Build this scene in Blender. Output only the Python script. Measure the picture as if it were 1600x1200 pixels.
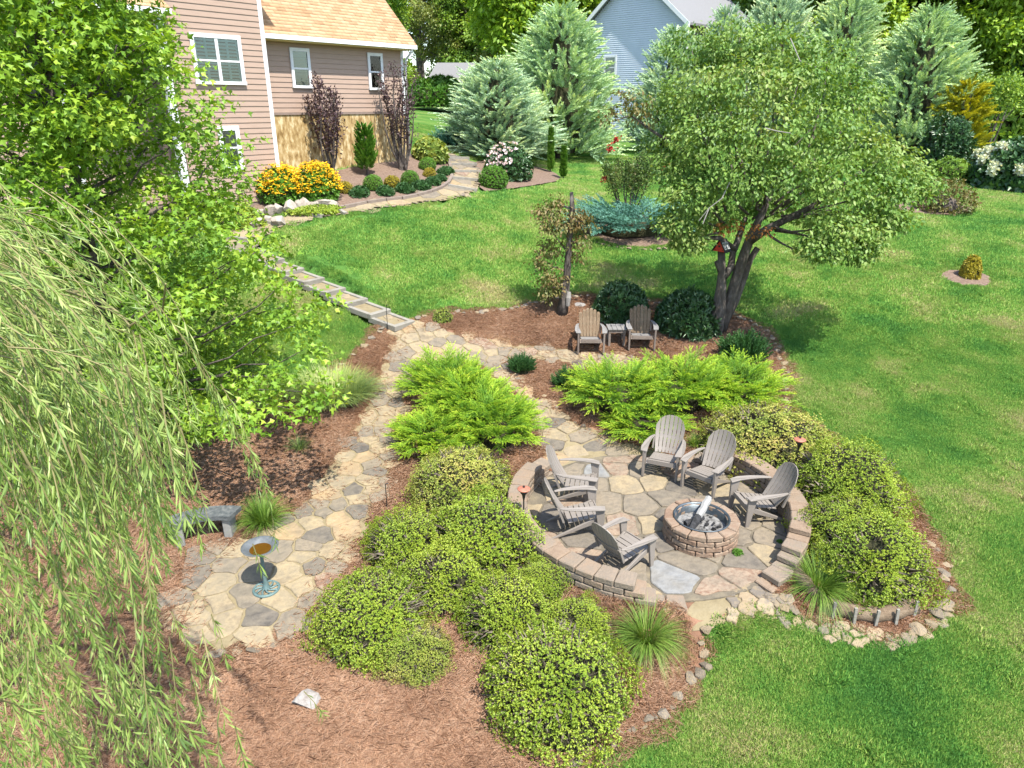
import bpy, bmesh, math, random
import numpy as np
from mathutils import Vector, Matrix, Euler
from mathutils.geometry import delaunay_2d_cdt

# ------------------------------------------------------------------ camera, world, sun, exposure
scene = bpy.context.scene
for o in list(bpy.data.objects): bpy.data.objects.remove(o)
FPX, PITCH, HC = 1100.0, math.atan(435 / 1100.0), 6.0
cam_d = bpy.data.cameras.new('camera'); cam_o = bpy.data.objects.new('camera', cam_d)
scene.collection.objects.link(cam_o); scene.camera = cam_o
cam_d.sensor_width = 36.0; cam_d.lens = 36.0 * FPX / 1600.0
cam_d.clip_start = 0.05; cam_d.clip_end = 600
cam_o.location = (0, 0, HC); cam_o.rotation_euler = (math.pi / 2 - PITCH, 0, 0)

SUN = Vector((0.30, -0.47, 1.0)).normalized()
world = bpy.data.worlds.new('World'); scene.world = world; world.use_nodes = True
wn = world.node_tree.nodes; bg = wn['Background']
sky = wn.new('ShaderNodeTexSky'); sky.sky_type = 'NISHITA'; sky.sun_disc = False
sky.sun_elevation = math.asin(SUN.z); sky.sun_rotation = math.atan2(SUN.x, SUN.y)
world.node_tree.links.new(sky.outputs[0], bg.inputs[0]); bg.inputs[1].default_value = 0.15
sl = bpy.data.lights.new('sun', 'SUN'); sl.energy = 4.0; sl.angle = math.radians(0.5); sl.color = (1, .955, .87)
so = bpy.data.objects.new('sun', sl); scene.collection.objects.link(so)
so.rotation_euler = SUN.to_track_quat('Z', 'Y').to_euler(); so.location = (10, -16, 40)
vs = scene.view_settings; vs.view_transform = 'Standard'; vs.look = 'None'; vs.exposure = 1.32; vs.gamma = 1.0
vs.use_curve_mapping = False
scene.cycles.use_adaptive_sampling = True; scene.cycles.max_bounces = 6; scene.cycles.diffuse_bounces = 3
scene.cycles.transparent_max_bounces = 8; scene.cycles.use_denoising = True

C = scene.collection
rng = np.random.default_rng(7)
random.seed(7)

# ------------------------------------------------------------------ terrain and pixel helpers
PC = (2.2, 9.5); PR = 1.97
_fy = [-5, 3, 5, 8, 10, 12.2, 15.4, 19, 23, 29, 35, 48, 80, 160]
_fz = [-1.6, -.85, -.5, -.15, 0, .08, .6, 1.4, 2.2, 3.0, 3.4, 3.9, 4.9, 6.0]
_ey = [-5, 10, 12, 14, 16.4, 18.5, 21.3, 25, 29, 40, 160]
_ez = [0, 0, .1, .3, .55, .80, .95, 1.42, 1.6, 1.6, 1.3]
def sstep(a, b, x):
    t = np.clip((x - a) / (b - a), 0, 1); return t * t * (3 - 2 * t)
def interp_s(x, xs, ys):
    return (np.interp(x - .7, xs, ys) + np.interp(x, xs, ys) * 2 + np.interp(x + .7, xs, ys)) / 4
def H(x, y):
    x = np.asarray(x, float); y = np.asarray(y, float)
    z = interp_s(y, _fy, _fz) + sstep(3.0, -8.0, x) * interp_s(y, _ey, _ez)
    z = z + .32 * np.exp(-(((x - 5.0) / 1.0) ** 2 + ((y - 9.4) / 1.6) ** 2))
    z = z + .025 * np.sin(x * .9 + 1.3) * np.sin(y * .7)
    r = np.hypot(x - PC[0], y - PC[1])
    k = sstep(2.75, 2.3, r)
    return z * (1 - k)
def h(x, y): return float(H(x, y))
CP, SP = math.cos(PITCH), math.sin(PITCH)
def ray(px, py):
    u, v = (px - 800) / FPX, (py - 600) / FPX
    return np.array([u, CP - v * SP, -(v * CP + SP)])
_T = np.concatenate([np.arange(2, 40, .02), np.arange(40, 160, .1)])
def P(px, py, dz=0.0):
    """where the view ray through a photo pixel meets the ground raised by dz"""
    d = ray(px, py)
    X, Y, Z = d[0] * _T, d[1] * _T, HC + d[2] * _T
    g = Z - (H(X, Y) + dz)
    i = np.argmax(g < 0)
    if g[i] >= 0: i = len(_T) - 1
    f = g[i - 1] / (g[i - 1] - g[i]) if i else 0
    t = _T[i - 1] + f * (_T[i] - _T[i - 1])
    x, y = d[0] * t, d[1] * t
    return Vector((x, y, h(x, y)))
def atY(px, py, Y):
    d = ray(px, py); t = Y / d[1]
    return Vector((d[0] * t, Y, HC + d[2] * t))
def atT(px, py, t):
    d = ray(px, py); return Vector((d[0] * t, d[1] * t, HC + d[2] * t))
def atZ(px, py, z):
    d = ray(px, py); t = (z - HC) / d[2]; return Vector((d[0] * t, d[1] * t, z))
def pxm(p):
    """photo pixels per metre at a world point"""
    return FPX / (p[1] * CP - (p[2] - HC) * SP)

# ------------------------------------------------------------------ objects
def tag(o, label=None, cat=None, group=None, kind=None):
    if label: o['label'] = label
    if cat: o['category'] = cat
    if group: o['group'] = group
    if kind: o['kind'] = kind
    return o
def empty(name, loc=(0, 0, 0), rz=0.0):
    o = bpy.data.objects.new(name, None); C.objects.link(o)
    o.location = loc; o.rotation_euler = (0, 0, rz); o.empty_display_size = .1
    return o
def link(name, me, parent=None, mat=None):
    o = bpy.data.objects.new(name, me); C.objects.link(o)
    if mat is not None and not me.materials: me.materials.append(mat)
    if parent is not None: o.parent = parent
    return o
def copy_tree(o, parent=None):
    c = o.copy(); C.objects.link(c); c.parent = parent
    for ch in list(o.children): copy_tree(ch, c)
    return c

class MB:
    def __init__(s): s.v = []; s.f = []
    def add(s, vs, fs):
        n = len(s.v); s.v += [tuple(q) for q in vs]; s.f += [tuple(i + n for i in f) for f in fs]; return s
    def box(s, c, d, m=None):
        c = Vector(c); hx, hy, hz = d[0] / 2, d[1] / 2, d[2] / 2
        vs = [Vector((x, y, z)) for x in (-hx, hx) for y in (-hy, hy) for z in (-hz, hz)]
        vs = [(m @ q if m is not None else q) + c for q in vs]
        return s.add(vs, [(0, 1, 3, 2), (4, 6, 7, 5), (0, 4, 5, 1), (2, 3, 7, 6), (0, 2, 6, 4), (1, 5, 7, 3)])
    def hexa(s, q):
        """eight corners: four below, four above, same winding"""
        return s.add(q, [(3, 2, 1, 0), (4, 5, 6, 7), (0, 1, 5, 4), (1, 2, 6, 5), (2, 3, 7, 6), (3, 0, 4, 7)])
    def prism(s, pts, z0, z1, inset=0.0):
        n = len(pts); c = np.mean(np.array(pts)[:, :2], axis=0)
        lo = [(p[0], p[1], z0) for p in pts]; hi = [(p[0], p[1], z1) for p in pts]
        if inset:
            mid = [(p[0], p[1], z1 - inset) for p in pts]
            hi = [(p[0] - (p[0] - c[0]) * inset / max(.05, math.hypot(*(p[:2] - c))) , p[1] - (p[1] - c[1]) * inset / max(.05, math.hypot(*(p[:2] - c))), z1) for p in [np.array(q) for q in pts]]
            fs = [tuple(range(2 * n, 3 * n))]
            fs += [(i, (i + 1) % n, n + (i + 1) % n, n + i) for i in range(n)]
            fs += [(n + i, n + (i + 1) % n, 2 * n + (i + 1) % n, 2 * n + i) for i in range(n)]
            return s.add(lo + mid + hi, fs)
        return s.add(lo + hi, [tuple(range(n, 2 * n)), tuple(range(n - 1, -1, -1))] + [(i, (i + 1) % n, n + (i + 1) % n, n + i) for i in range(n)])
    def tube(s, pts, rads, n=8, cap=True):
        pts = [Vector(p) for p in pts]; rings = []
        if not hasattr(rads, '__len__'): rads = [rads] * len(pts)
        up = Vector((0, 0, 1)); prev = None
        for i, p in enumerate(pts):
            d = (pts[min(i + 1, len(pts) - 1)] - pts[max(i - 1, 0)]).normalized()
            if prev is None:
                a = d.orthogonal().normalized()
            else:
                a = (prev - d * prev.dot(d)).normalized()
            prev = a; b = d.cross(a)
            rings.append([p + (a * math.cos(2 * math.pi * k / n) + b * math.sin(2 * math.pi * k / n)) * rads[i] for k in range(n)])
        vs = [q for r in rings for q in r]; fs = []
        for i in range(len(pts) - 1):
            fs += [(i * n + k, i * n + (k + 1) % n, (i + 1) * n + (k + 1) % n, (i + 1) * n + k) for k in range(n)]
        if cap: fs += [tuple(range(n - 1, -1, -1)), tuple(range((len(pts) - 1) * n, len(pts) * n))]
        return s.add(vs, fs)
    def lathe(s, prof, n=24, c=(0, 0, 0)):
        vs = [(c[0] + r * math.cos(2 * math.pi * k / n), c[1] + r * math.sin(2 * math.pi * k / n), c[2] + z) for r, z in prof for k in range(n)]
        fs = [(i * n + k, i * n + (k + 1) % n, (i + 1) * n + (k + 1) % n, (i + 1) * n + k) for i in range(len(prof) - 1) for k in range(n)]
        return s.add(vs, fs)
    def mesh(s, name, mat=None, smooth=False, bevel=0.0, fix=True):
        me = bpy.data.meshes.new(name); me.from_pydata(s.v, [], s.f); me.update()
        if bevel or fix:
            bm = bmesh.new(); bm.from_mesh(me)
            if bevel:
                bmesh.ops.bevel(bm, geom=bm.edges[:], offset=bevel, segments=1, affect='EDGES', clamp_overlap=True)
            bmesh.ops.recalc_face_normals(bm, faces=bm.faces[:])
            bm.to_mesh(me); bm.free()
        if smooth: me.polygons.foreach_set('use_smooth', [True] * len(me.polygons))
        if mat is not None: me.materials.append(mat)
        return me
    def build(s, name, mat, parent=None, **k):
        return link(name, s.mesh(name, mat, **k), parent)

def tri_mesh(name, V, F, rnd=None, mat=None):
    V = np.asarray(V, np.float32).reshape(-1, 3); F = np.asarray(F, np.int32).reshape(-1, 3)
    me = bpy.data.meshes.new(name); me.vertices.add(len(V)); me.vertices.foreach_set('co', V.ravel())
    me.loops.add(F.size); me.loops.foreach_set('vertex_index', F.ravel())
    me.polygons.add(len(F)); me.polygons.foreach_set('loop_start', np.arange(0, F.size, 3, dtype=np.int32))
    me.update(calc_edges=True)
    if rnd is not None:
        a = me.attributes.new('rnd', 'FLOAT', 'FACE'); a.data.foreach_set('value', np.asarray(rnd, np.float32))
    if mat is not None: me.materials.append(mat)
    return me

# ------------------------------------------------------------------ materials
def newmat(name):
    m = bpy.data.materials.new(name); m.use_nodes = True
    return m, m.node_tree.nodes, m.node_tree.links
def rampset(r, cols):
    e = r.color_ramp.elements
    while len(e) < len(cols): e.new(0.5)
    for i, c in enumerate(cols):
        if len(c) == 4 and isinstance(c, tuple): pos, c = c[0], c[1:]
        else: pos = i / max(1, len(cols) - 1)
        e[i].position = pos; e[i].color = (c[0], c[1], c[2], 1)
def pmat(name, cols, scale=4.0, rough=.8, bump=.25, bscale=25.0, objrand=0.0, world=False, metal=0.0, stretch=None, spec=.3, detail=6, lo=.3, hi=.7, bdist=.02, grime=None):
    """noise-mottled solid surface; objrand shifts the palette per object"""
    m, n, l = newmat(name); b = n['Principled BSDF']
    b.inputs['Roughness'].default_value = rough; b.inputs['Metallic'].default_value = metal
    b.inputs['Specular IOR Level'].default_value = spec
    if world: co = n.new('ShaderNodeNewGeometry').outputs['Position']
    else: co = n.new('ShaderNodeTexCoord').outputs['Object']
    oi = n.new('ShaderNodeObjectInfo')
    if objrand and not world:
        ad = n.new('ShaderNodeVectorMath'); ad.operation = 'ADD'; l.new(co, ad.inputs[0]); l.new(oi.outputs['Location'], ad.inputs[1]); co = ad.outputs[0]
    if stretch:
        mp = n.new('ShaderNodeMapping'); mp.inputs['Scale'].default_value = stretch; l.new(co, mp.inputs[0]); co = mp.outputs[0]
    nz = n.new('ShaderNodeTexNoise'); nz.inputs['Scale'].default_value = scale; nz.inputs['Detail'].default_value = detail; nz.inputs['Roughness'].default_value = .62
    l.new(co, nz.inputs['Vector'])
    mr = n.new('ShaderNodeMapRange'); mr.inputs[1].default_value = lo; mr.inputs[2].default_value = hi; l.new(nz.outputs[0], mr.inputs[0]); fac = mr.outputs[0]
    if objrand:
        mx = n.new('ShaderNodeMix'); mx.inputs[0].default_value = objrand; l.new(fac, mx.inputs[2]); l.new(oi.outputs['Random'], mx.inputs[3]); fac = mx.outputs[0]
    rp = n.new('ShaderNodeValToRGB'); rampset(rp, cols); l.new(fac, rp.inputs[0]); col = rp.outputs[0]
    if grime:      # stains and lichen that run across neighbouring pieces
        gp = n.new('ShaderNodeNewGeometry'); gn = n.new('ShaderNodeTexNoise'); gn.inputs['Scale'].default_value = grime[2]; gn.inputs['Detail'].default_value = 9; gn.inputs['Roughness'].default_value = .7; l.new(gp.outputs['Position'], gn.inputs['Vector'])
        gm = n.new('ShaderNodeMapRange'); gm.inputs[1].default_value = .42; gm.inputs[2].default_value = .62; gm.inputs[4].default_value = grime[1]; l.new(gn.outputs[0], gm.inputs[0])
        gx_ = n.new('ShaderNodeMix'); gx_.data_type = 'RGBA'; l.new(gm.outputs[0], gx_.inputs[0]); l.new(col, gx_.inputs[6]); gx_.inputs[7].default_value = (*grime[0], 1); col = gx_.outputs[2]
    l.new(col, b.inputs['Base Color'])
    if bump:
        n2 = n.new('ShaderNodeTexNoise'); n2.inputs['Scale'].default_value = bscale; n2.inputs['Detail'].default_value = 5; l.new(co, n2.inputs['Vector'])
        bp = n.new('ShaderNodeBump'); bp.inputs['Strength'].default_value = bump; bp.inputs['Distance'].default_value = bdist
        l.new(n2.outputs[0], bp.inputs['Height']); l.new(bp.outputs[0], b.inputs['Normal'])
    return m
def leafmat(name, cols, trans=.28, rough=.5, spec=.35, wscale=1.2, wamt=.35, tcol=None):
    """leaves: colour from the per-leaf value and a little world-space noise, with light passing through"""
    m, n, l = newmat(name); b = n['Principled BSDF']; out = n['Material Output']
    b.inputs['Roughness'].default_value = rough; b.inputs['Specular IOR Level'].default_value = spec
    at = n.new('ShaderNodeAttribute'); at.attribute_name = 'rnd'
    ge = n.new('ShaderNodeNewGeometry'); nz = n.new('ShaderNodeTexNoise'); nz.inputs['Scale'].default_value = wscale; nz.inputs['Detail'].default_value = 3
    l.new(ge.outputs['Position'], nz.inputs['Vector'])
    mr = n.new('ShaderNodeMapRange'); mr.inputs[1].default_value = .3; mr.inputs[2].default_value = .7; l.new(nz.outputs[0], mr.inputs[0])
    mx = n.new('ShaderNodeMix'); mx.inputs[0].default_value = wamt; l.new(at.outputs['Fac'], mx.inputs[2]); l.new(mr.outputs[0], mx.inputs[3])
    rp = n.new('ShaderNodeValToRGB'); rampset(rp, cols); l.new(mx.outputs[0], rp.inputs[0]); l.new(rp.outputs[0], b.inputs['Base Color'])
    tr = n.new('ShaderNodeBsdfTranslucent')
    hs = n.new('ShaderNodeMix'); hs.data_type = 'RGBA'; hs.blend_type = 'MULTIPLY'; hs.inputs[0].default_value = 1
    l.new(rp.outputs[0], hs.inputs[6]); hs.inputs[7].default_value = (1.5, 1.35, .55, 1); l.new(hs.outputs[2], tr.inputs[0])
    ms = n.new('ShaderNodeMixShader'); ms.inputs[0].default_value = trans
    l.new(b.outputs[0], ms.inputs[1]); l.new(tr.outputs[0], ms.inputs[2]); l.new(ms.outputs[0], out.inputs[0])
    return m
def flatmat(name, col, rough=.6, metal=0, spec=.4): return pmat(name, [tuple(c * .9 for c in col), tuple(min(1, c * 1.08) for c in col)], scale=8, rough=rough, bump=.05, metal=metal, spec=spec)

M = {}
M['white'] = flatmat('white_trim', (.62, .63, .63), .5)
M['siding'] = pmat('tan_siding', [(0.313, 0.223, 0.173), (0.356, 0.257, 0.201)], scale=3, rough=.75, bump=.12, bscale=60, stretch=(1, 1, 6), bdist=.004)
M['backing'] = flatmat('sheathing', (.22, .165, .135), .9)
M['gutter'] = flatmat('gutter', (.72, .75, .76), .4)
M['soffit'] = flatmat('soffit_yellow', (.55, .44, .20), .7)
M['foundation'] = pmat('stucco_foundation', [(.20, .125, .045), (.33, .225, .095), (.40, .29, .135), (.55, .45, .27)], scale=8, rough=.9, bump=.8, bscale=9, stretch=(1, 1, .4), lo=.38, hi=.62)
M['blue'] = pmat('vinyl_siding', [(0.472, 0.520, 0.586), (0.529, 0.576, 0.643)], scale=1.5, rough=.55, bump=.04)
M['grey_roof'] = pmat('grey_shingle', [(0.156, 0.156, 0.162), (0.204, 0.204, 0.210)], scale=30, rough=.9, bump=.3, bscale=60)
M['concrete'] = pmat('concrete', [(0.189, 0.184, 0.173), (0.241, 0.236, 0.220)], scale=8, rough=.9, bump=.2)
M['dark'] = flatmat('dark_interior', (.012, .013, .014), .6)
M['slat_white'] = flatmat('blind_white', (.50, .56, .55), .6)
M['slat_grey'] = flatmat('blind_grey', (.22, .25, .25), .6)
def glassmat():
    m, n, l = newmat('window_glass'); out = n['Material Output']; n.remove(n['Principled BSDF'])
    t = n.new('ShaderNodeBsdfTransparent'); t.inputs[0].default_value = (.78, .86, .84, 1)
    g = n.new('ShaderNodeBsdfGlossy'); g.inputs['Roughness'].default_value = .03
    f = n.new('ShaderNodeFresnel'); f.inputs[0].default_value = 1.6
    ms = n.new('ShaderNodeMixShader'); l.new(f.outputs[0], ms.inputs[0]); l.new(t.outputs[0], ms.inputs[1]); l.new(g.outputs[0], ms.inputs[2]); l.new(ms.outputs[0], out.inputs[0])
    return m
M['glass'] = glassmat()
def stonemat(name, cols, scale=6.0): return pmat(name, cols, scale=scale, rough=.9, bump=.9, bscale=12, objrand=.35, bdist=.03, lo=.32, hi=.68, detail=10, grime=((.15, .13, .098), .5, 2.6))
M['stone_tan'] = stonemat('tan_flagstone', [(0.147, 0.116, 0.074), (0.221, 0.172, 0.109), (0.294, 0.232, 0.140), (0.244, 0.198, 0.129), (0.313, 0.241, 0.140)])
M['stone_grey'] = stonemat('grey_flagstone', [(0.101, 0.086, 0.069), (0.161, 0.136, 0.103), (0.216, 0.176, 0.125), (0.138, 0.116, 0.090)])
M['stone_slate'] = stonemat('slate_flagstone', [(0.060, 0.053, 0.047), (0.101, 0.089, 0.075), (0.152, 0.129, 0.101), (0.078, 0.069, 0.059)])
M['stone_rust'] = stonemat('rusty_flagstone', [(0.123, 0.086, 0.061), (0.190, 0.122, 0.083), (0.266, 0.203, 0.145), (0.176, 0.099, 0.064), (0.152, 0.131, 0.111)], 8.0)
M['stone_gold'] = stonemat('ochre_flagstone', [(0.230, 0.163, 0.090), (0.294, 0.211, 0.117), (0.322, 0.241, 0.148)])
M['stone_blue'] = stonemat('bluish_flagstone', [(.13, .135, .135), (.19, .19, .185), (.24, .235, .22)])
M['stone'] = M['stone_tan']
PATHMIX = ['stone_tan'] * 9 + ['stone_grey'] * 7 + ['stone_slate'] * 4 + ['stone_gold'] * 2 + ['stone_rust']
PATIOMIX = ['stone_grey'] * 7 + ['stone_tan'] * 5 + ['stone_rust'] * 4 + ['stone_blue'] * 2 + ['stone_slate']
M['mortar'] = pmat('sandy_mortar', [(0.165, 0.131, 0.074), (0.214, 0.173, 0.099), (0.238, 0.196, 0.119)], scale=5, rough=.95, bump=.6, bscale=30, world=True)
M['patio_mortar'] = pmat('patio_mortar', [(0.085, 0.072, 0.054), (0.133, 0.113, 0.082), (0.218, 0.180, 0.119)], scale=3.0, rough=.95, bump=.6, bscale=30, world=True)
M['block'] = pmat('wall_block', [(0.177, 0.125, 0.087), (0.230, 0.169, 0.119), (0.193, 0.157, 0.121), (0.257, 0.196, 0.140)], scale=9, rough=.93, bump=.6, bscale=35, objrand=.55)
M['fireblock'] = pmat('pit_block', [(0.142, 0.087, 0.059), (0.202, 0.135, 0.092), (0.234, 0.175, 0.126), (0.169, 0.121, 0.090)], scale=9, rough=.93, bump=.6, bscale=30, objrand=.5)
M['steel'] = pmat('steel_ring', [(.06, .075, .085), (.14, .16, .175)], scale=6, rough=.45, bump=.1, metal=.7)
M['ash'] = pmat('ash', [(0.015, 0.015, 0.015), (0.150, 0.147, 0.141), (0.216, 0.213, 0.207)], scale=12, rough=1, bump=.7, bscale=20, lo=.35, hi=.6)
M['char'] = pmat('charred_wood', [(.012, .012, .012), (.05, .05, .052)], scale=14, rough=.9, bump=.8, bscale=20)
M['ashlog'] = pmat('grey_log', [(0.218, 0.214, 0.203), (0.322, 0.318, 0.302)], scale=8, rough=.95, bump=.5, bscale=30)
M['resin'] = pmat('taupe_resin', [(0.194, 0.171, 0.147), (0.211, 0.185, 0.161)], scale=5, rough=.55, bump=.06, bscale=120, spec=.4)
M['oldwood'] = pmat('weathered_wood', [(0.115, 0.077, 0.046), (0.173, 0.122, 0.076), (0.207, 0.159, 0.110)], scale=6, rough=.85, bump=.5, bscale=30, stretch=(6, 6, 1), objrand=.25)
M['greywood'] = pmat('grey_wood', [(0.156, 0.147, 0.138), (0.230, 0.219, 0.207)], scale=6, rough=.85, bump=.4, bscale=40, stretch=(1, 5, 5), objrand=.25)
M['timber'] = pmat('landscape_timber', [(0.153, 0.138, 0.113), (0.226, 0.211, 0.180), (0.264, 0.245, 0.208)], scale=5, rough=.9, bump=.4, bscale=30, objrand=.3)
M['timber_brown'] = pmat('brown_timber', [(0.144, 0.112, 0.092), (0.232, 0.188, 0.156)], scale=5, rough=.9, bump=.4, bscale=30, objrand=.3)
M['rock'] = pmat('field_rock', [(0.095, 0.084, 0.068), (0.162, 0.133, 0.097), (0.247, 0.189, 0.112), (0.138, 0.120, 0.101), (0.275, 0.215, 0.137), (0.209, 0.142, 0.086)], scale=9, rough=.92, bump=.8, bscale=16, objrand=.7)
M['boulder'] = pmat('boulder', [(0.188, 0.154, 0.122), (0.321, 0.281, 0.235), (0.415, 0.381, 0.335)], scale=5, rough=.92, bump=.8, bscale=10, objrand=.35)
M['pale_rock'] = pmat('pale_rock', [(0.161, 0.135, 0.115), (0.238, 0.219, 0.200), (0.269, 0.257, 0.242)], scale=6, rough=.9, bump=.8, bscale=10)
M['slate'] = pmat('lichened_stone', [(0.051, 0.059, 0.061), (0.097, 0.104, 0.104), (0.184, 0.184, 0.169)], scale=14, rough=.9, bump=.3, bscale=30, lo=.35, hi=.75)
M['verdigris'] = pmat('verdigris', [(0.075, 0.132, 0.129), (0.143, 0.204, 0.201)], scale=20, rough=.6, bump=.2, metal=.2)
M['pewter'] = pmat('grey_metal', [(.075, .085, .095), (.14, .15, .155)], scale=12, rough=.55, bump=.1, metal=.2)
M['amber'] = flatmat('murky_water', (.085, .036, .005), .12, spec=.6)
M['copper'] = pmat('copper', [(.36, .12, .075), (.55, .22, .15)], scale=14, rough=.5, bump=.1, metal=.3)
M['iron'] = flatmat('black_iron', (.018, .018, .018), .5)
M['red'] = flatmat('red_paint', (.55, .05, .028), .6)
M['bark'] = pmat('grey_bark', [(0.046, 0.037, 0.031), (0.093, 0.077, 0.065), (0.149, 0.130, 0.115)], scale=9, rough=.95, bump=1.0, bscale=18, stretch=(1, 1, .35), world=True, bdist=.05)
M['pale_bark'] = pmat('pale_dead_wood', [(0.190, 0.175, 0.155), (0.275, 0.260, 0.240)], scale=14, rough=.9, bump=.4, world=True)
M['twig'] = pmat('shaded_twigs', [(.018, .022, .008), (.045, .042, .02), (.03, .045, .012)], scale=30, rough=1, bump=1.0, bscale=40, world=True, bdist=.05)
M['twig_brown'] = pmat('willow_twig', [(.16, .14, .06), (.25, .22, .10)], scale=8, rough=.8, bump=.1, world=True)
M['burlap'] = pmat('straw_roll', [(0.102, 0.070, 0.045), (0.162, 0.118, 0.078), (0.205, 0.157, 0.109)], scale=12, rough=1, bump=.9, bscale=45, stretch=(1, 1, 2))

# ------------------------------------------------------------------ ground sheets
def poly_px(pts, dz=0.0): return [P(x, y, dz).xy for x, y in pts]
def densify(poly, step, jit=0.0, closed=True):
    out = []; n = len(poly)
    for i in range(n if closed else n - 1):
        a, b = Vector(poly[i]).to_2d(), Vector(poly[(i + 1) % n]).to_2d()
        k = max(1, int((b - a).length / step))
        for j in range(k):
            q = a.lerp(b, j / k)
            if jit and j: q = q + Vector((random.uniform(-jit, jit), random.uniform(-jit, jit)))
            out.append(q)
    if not closed: out.append(Vector(poly[-1]).to_2d())
    return out
def smooth_poly(poly, it=2, closed=True):
    p = [Vector(q).to_2d() for q in poly]
    for _ in range(it):
        q = []; n = len(p)
        for i in range(n if closed else n - 1):
            a, b = p[i], p[(i + 1) % n]; q += [a.lerp(b, .25), a.lerp(b, .75)]
        if not closed: q = [p[0]] + q + [p[-1]]
        p = q
    return p
def inside(poly, X, Y):
    X = np.asarray(X, float); Y = np.asarray(Y, float); r = np.zeros(X.shape, bool); n = len(poly)
    for i in range(n):
        x1, y1 = poly[i][0], poly[i][1]; x2, y2 = poly[(i + 1) % n][0], poly[(i + 1) % n][1]
        if y1 == y2: continue
        c = ((y1 > Y) != (y2 > Y)) & (X < (x2 - x1) * (Y - y1) / (y2 - y1) + x1); r ^= c
    return r
def sheet(name, poly, dz, mat, res=.25, jit=.02, skirt=.0):
    b = densify(poly, res, jit); B = np.array([(q.x, q.y) for q in b])
    gx, gy = np.meshgrid(np.arange(B[:, 0].min(), B[:, 0].max(), res), np.arange(B[:, 1].min(), B[:, 1].max(), res))
    gx = gx.ravel() + rng.uniform(-.2, .2, gx.size) * res; gy = gy.ravel() + rng.uniform(-.2, .2, gy.size) * res
    k = inside(b, gx, gy); pts = b + [Vector((x, y)) for x, y in zip(gx[k], gy[k])]
    vs, es, fs, *_ = delaunay_2d_cdt(pts, [], [list(range(len(b)))], 1, 1e-5)
    z = H([q.x for q in vs], [q.y for q in vs]) + dz
    me = bpy.data.meshes.new(name); me.from_pydata([(q.x, q.y, zz) for q, zz in zip(vs, z)], [], fs); me.update()
    if sum(p.normal.z for p in me.polygons) < 0: me.flip_normals()
    me.polygons.foreach_set('use_smooth', [True] * len(me.polygons)); me.materials.append(mat)
    o = link(name, me); o['kind'] = 'structure'
    return o

def lawnmat():
    m, n, l = newmat('lawn_soil_and_thatch'); b = n['Principled BSDF']; b.inputs['Roughness'].default_value = .9; b.inputs['Specular IOR Level'].default_value = .15
    ge = n.new('ShaderNodeNewGeometry')
    a = n.new('ShaderNodeTexNoise'); a.inputs['Scale'].default_value = .55; a.inputs['Detail'].default_value = 8; a.inputs['Roughness'].default_value = .65; l.new(ge.outputs['Position'], a.inputs['Vector'])
    r = n.new('ShaderNodeValToRGB'); rampset(r, [(.30, .045, .12, .022), (.45, .07, .16, .028), (.56, .105, .19, .036), (.66, .16, .20, .06), (.78, .24, .21, .10)]); l.new(a.outputs[0], r.inputs[0])
    c = n.new('ShaderNodeTexNoise'); c.inputs['Scale'].default_value = 45; c.inputs['Detail'].default_value = 4; l.new(ge.outputs['Position'], c.inputs['Vector'])
    mx = n.new('ShaderNodeMix'); mx.data_type = 'RGBA'; mx.blend_type = 'OVERLAY'; mx.inputs[0].default_value = .75; l.new(r.outputs[0], mx.inputs[6]); l.new(c.outputs[0], mx.inputs[7]); l.new(mx.outputs[2], b.inputs['Base Color'])
    bp = n.new('ShaderNodeBump'); bp.inputs['Strength'].default_value = .7; bp.inputs['Distance'].default_value = .05; l.new(c.outputs[0], bp.inputs['Height']); l.new(bp.outputs[0], b.inputs['Normal'])
    return m
M['lawn'] = lawnmat()
def grassmat():
    m, n, l = newmat('grass_blade'); b = n['Principled BSDF']; out = n['Material Output']; b.inputs['Roughness'].default_value = .55; b.inputs['Specular IOR Level'].default_value = .2
    ge = n.new('ShaderNodeNewGeometry'); at = n.new('ShaderNodeAttribute'); at.attribute_name = 'rnd'
    a = n.new('ShaderNodeTexNoise'); a.inputs['Scale'].default_value = .55; a.inputs['Detail'].default_value = 8; a.inputs['Roughness'].default_value = .65; l.new(ge.outputs['Position'], a.inputs['Vector'])
    s = n.new('ShaderNodeMath'); s.operation = 'MULTIPLY_ADD'; s.inputs[1].default_value = .22; l.new(at.outputs['Fac'], s.inputs[0]); l.new(a.outputs[0], s.inputs[2])
    r = n.new('ShaderNodeValToRGB'); rampset(r, [(.38, .095, .265, .058), (.52, .165, .37, .072), (.62, .28, .46, .085), (.71, .40, .50, .13), (.80, .56, .49, .25)]); l.new(s.outputs[0], r.inputs[0]); l.new(r.outputs[0], b.inputs['Base Color'])
    t = n.new('ShaderNodeBsdfTranslucent'); l.new(r.outputs[0], t.inputs[0]); ms = n.new('ShaderNodeMixShader'); ms.inputs[0].default_value = .3
    l.new(b.outputs[0], ms.inputs[1]); l.new(t.outputs[0], ms.inputs[2]); l.new(ms.outputs[0], out.inputs[0])
    return m
M['grass'] = grassmat()
M['straw_bed'] = pmat('pine_straw_bed', [(0.125, 0.070, 0.043), (0.210, 0.115, 0.072), (0.288, 0.166, 0.105)], scale=2.2, rough=1, bump=.8, bscale=50, world=True)
M['bark_bed'] = pmat('bark_mulch', [(0.108, 0.071, 0.051), (0.167, 0.115, 0.085), (0.216, 0.156, 0.120)], scale=14, rough=1, bump=.9, bscale=60, world=True)
M['needle'] = leafmat('pine_needles', [(.22, .125, .078), (.40, .245, .16), (.54, .36, .25), (.62, .46, .34)], trans=.05, rough=.8, spec=.15, wscale=1.1, wamt=.4)

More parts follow.
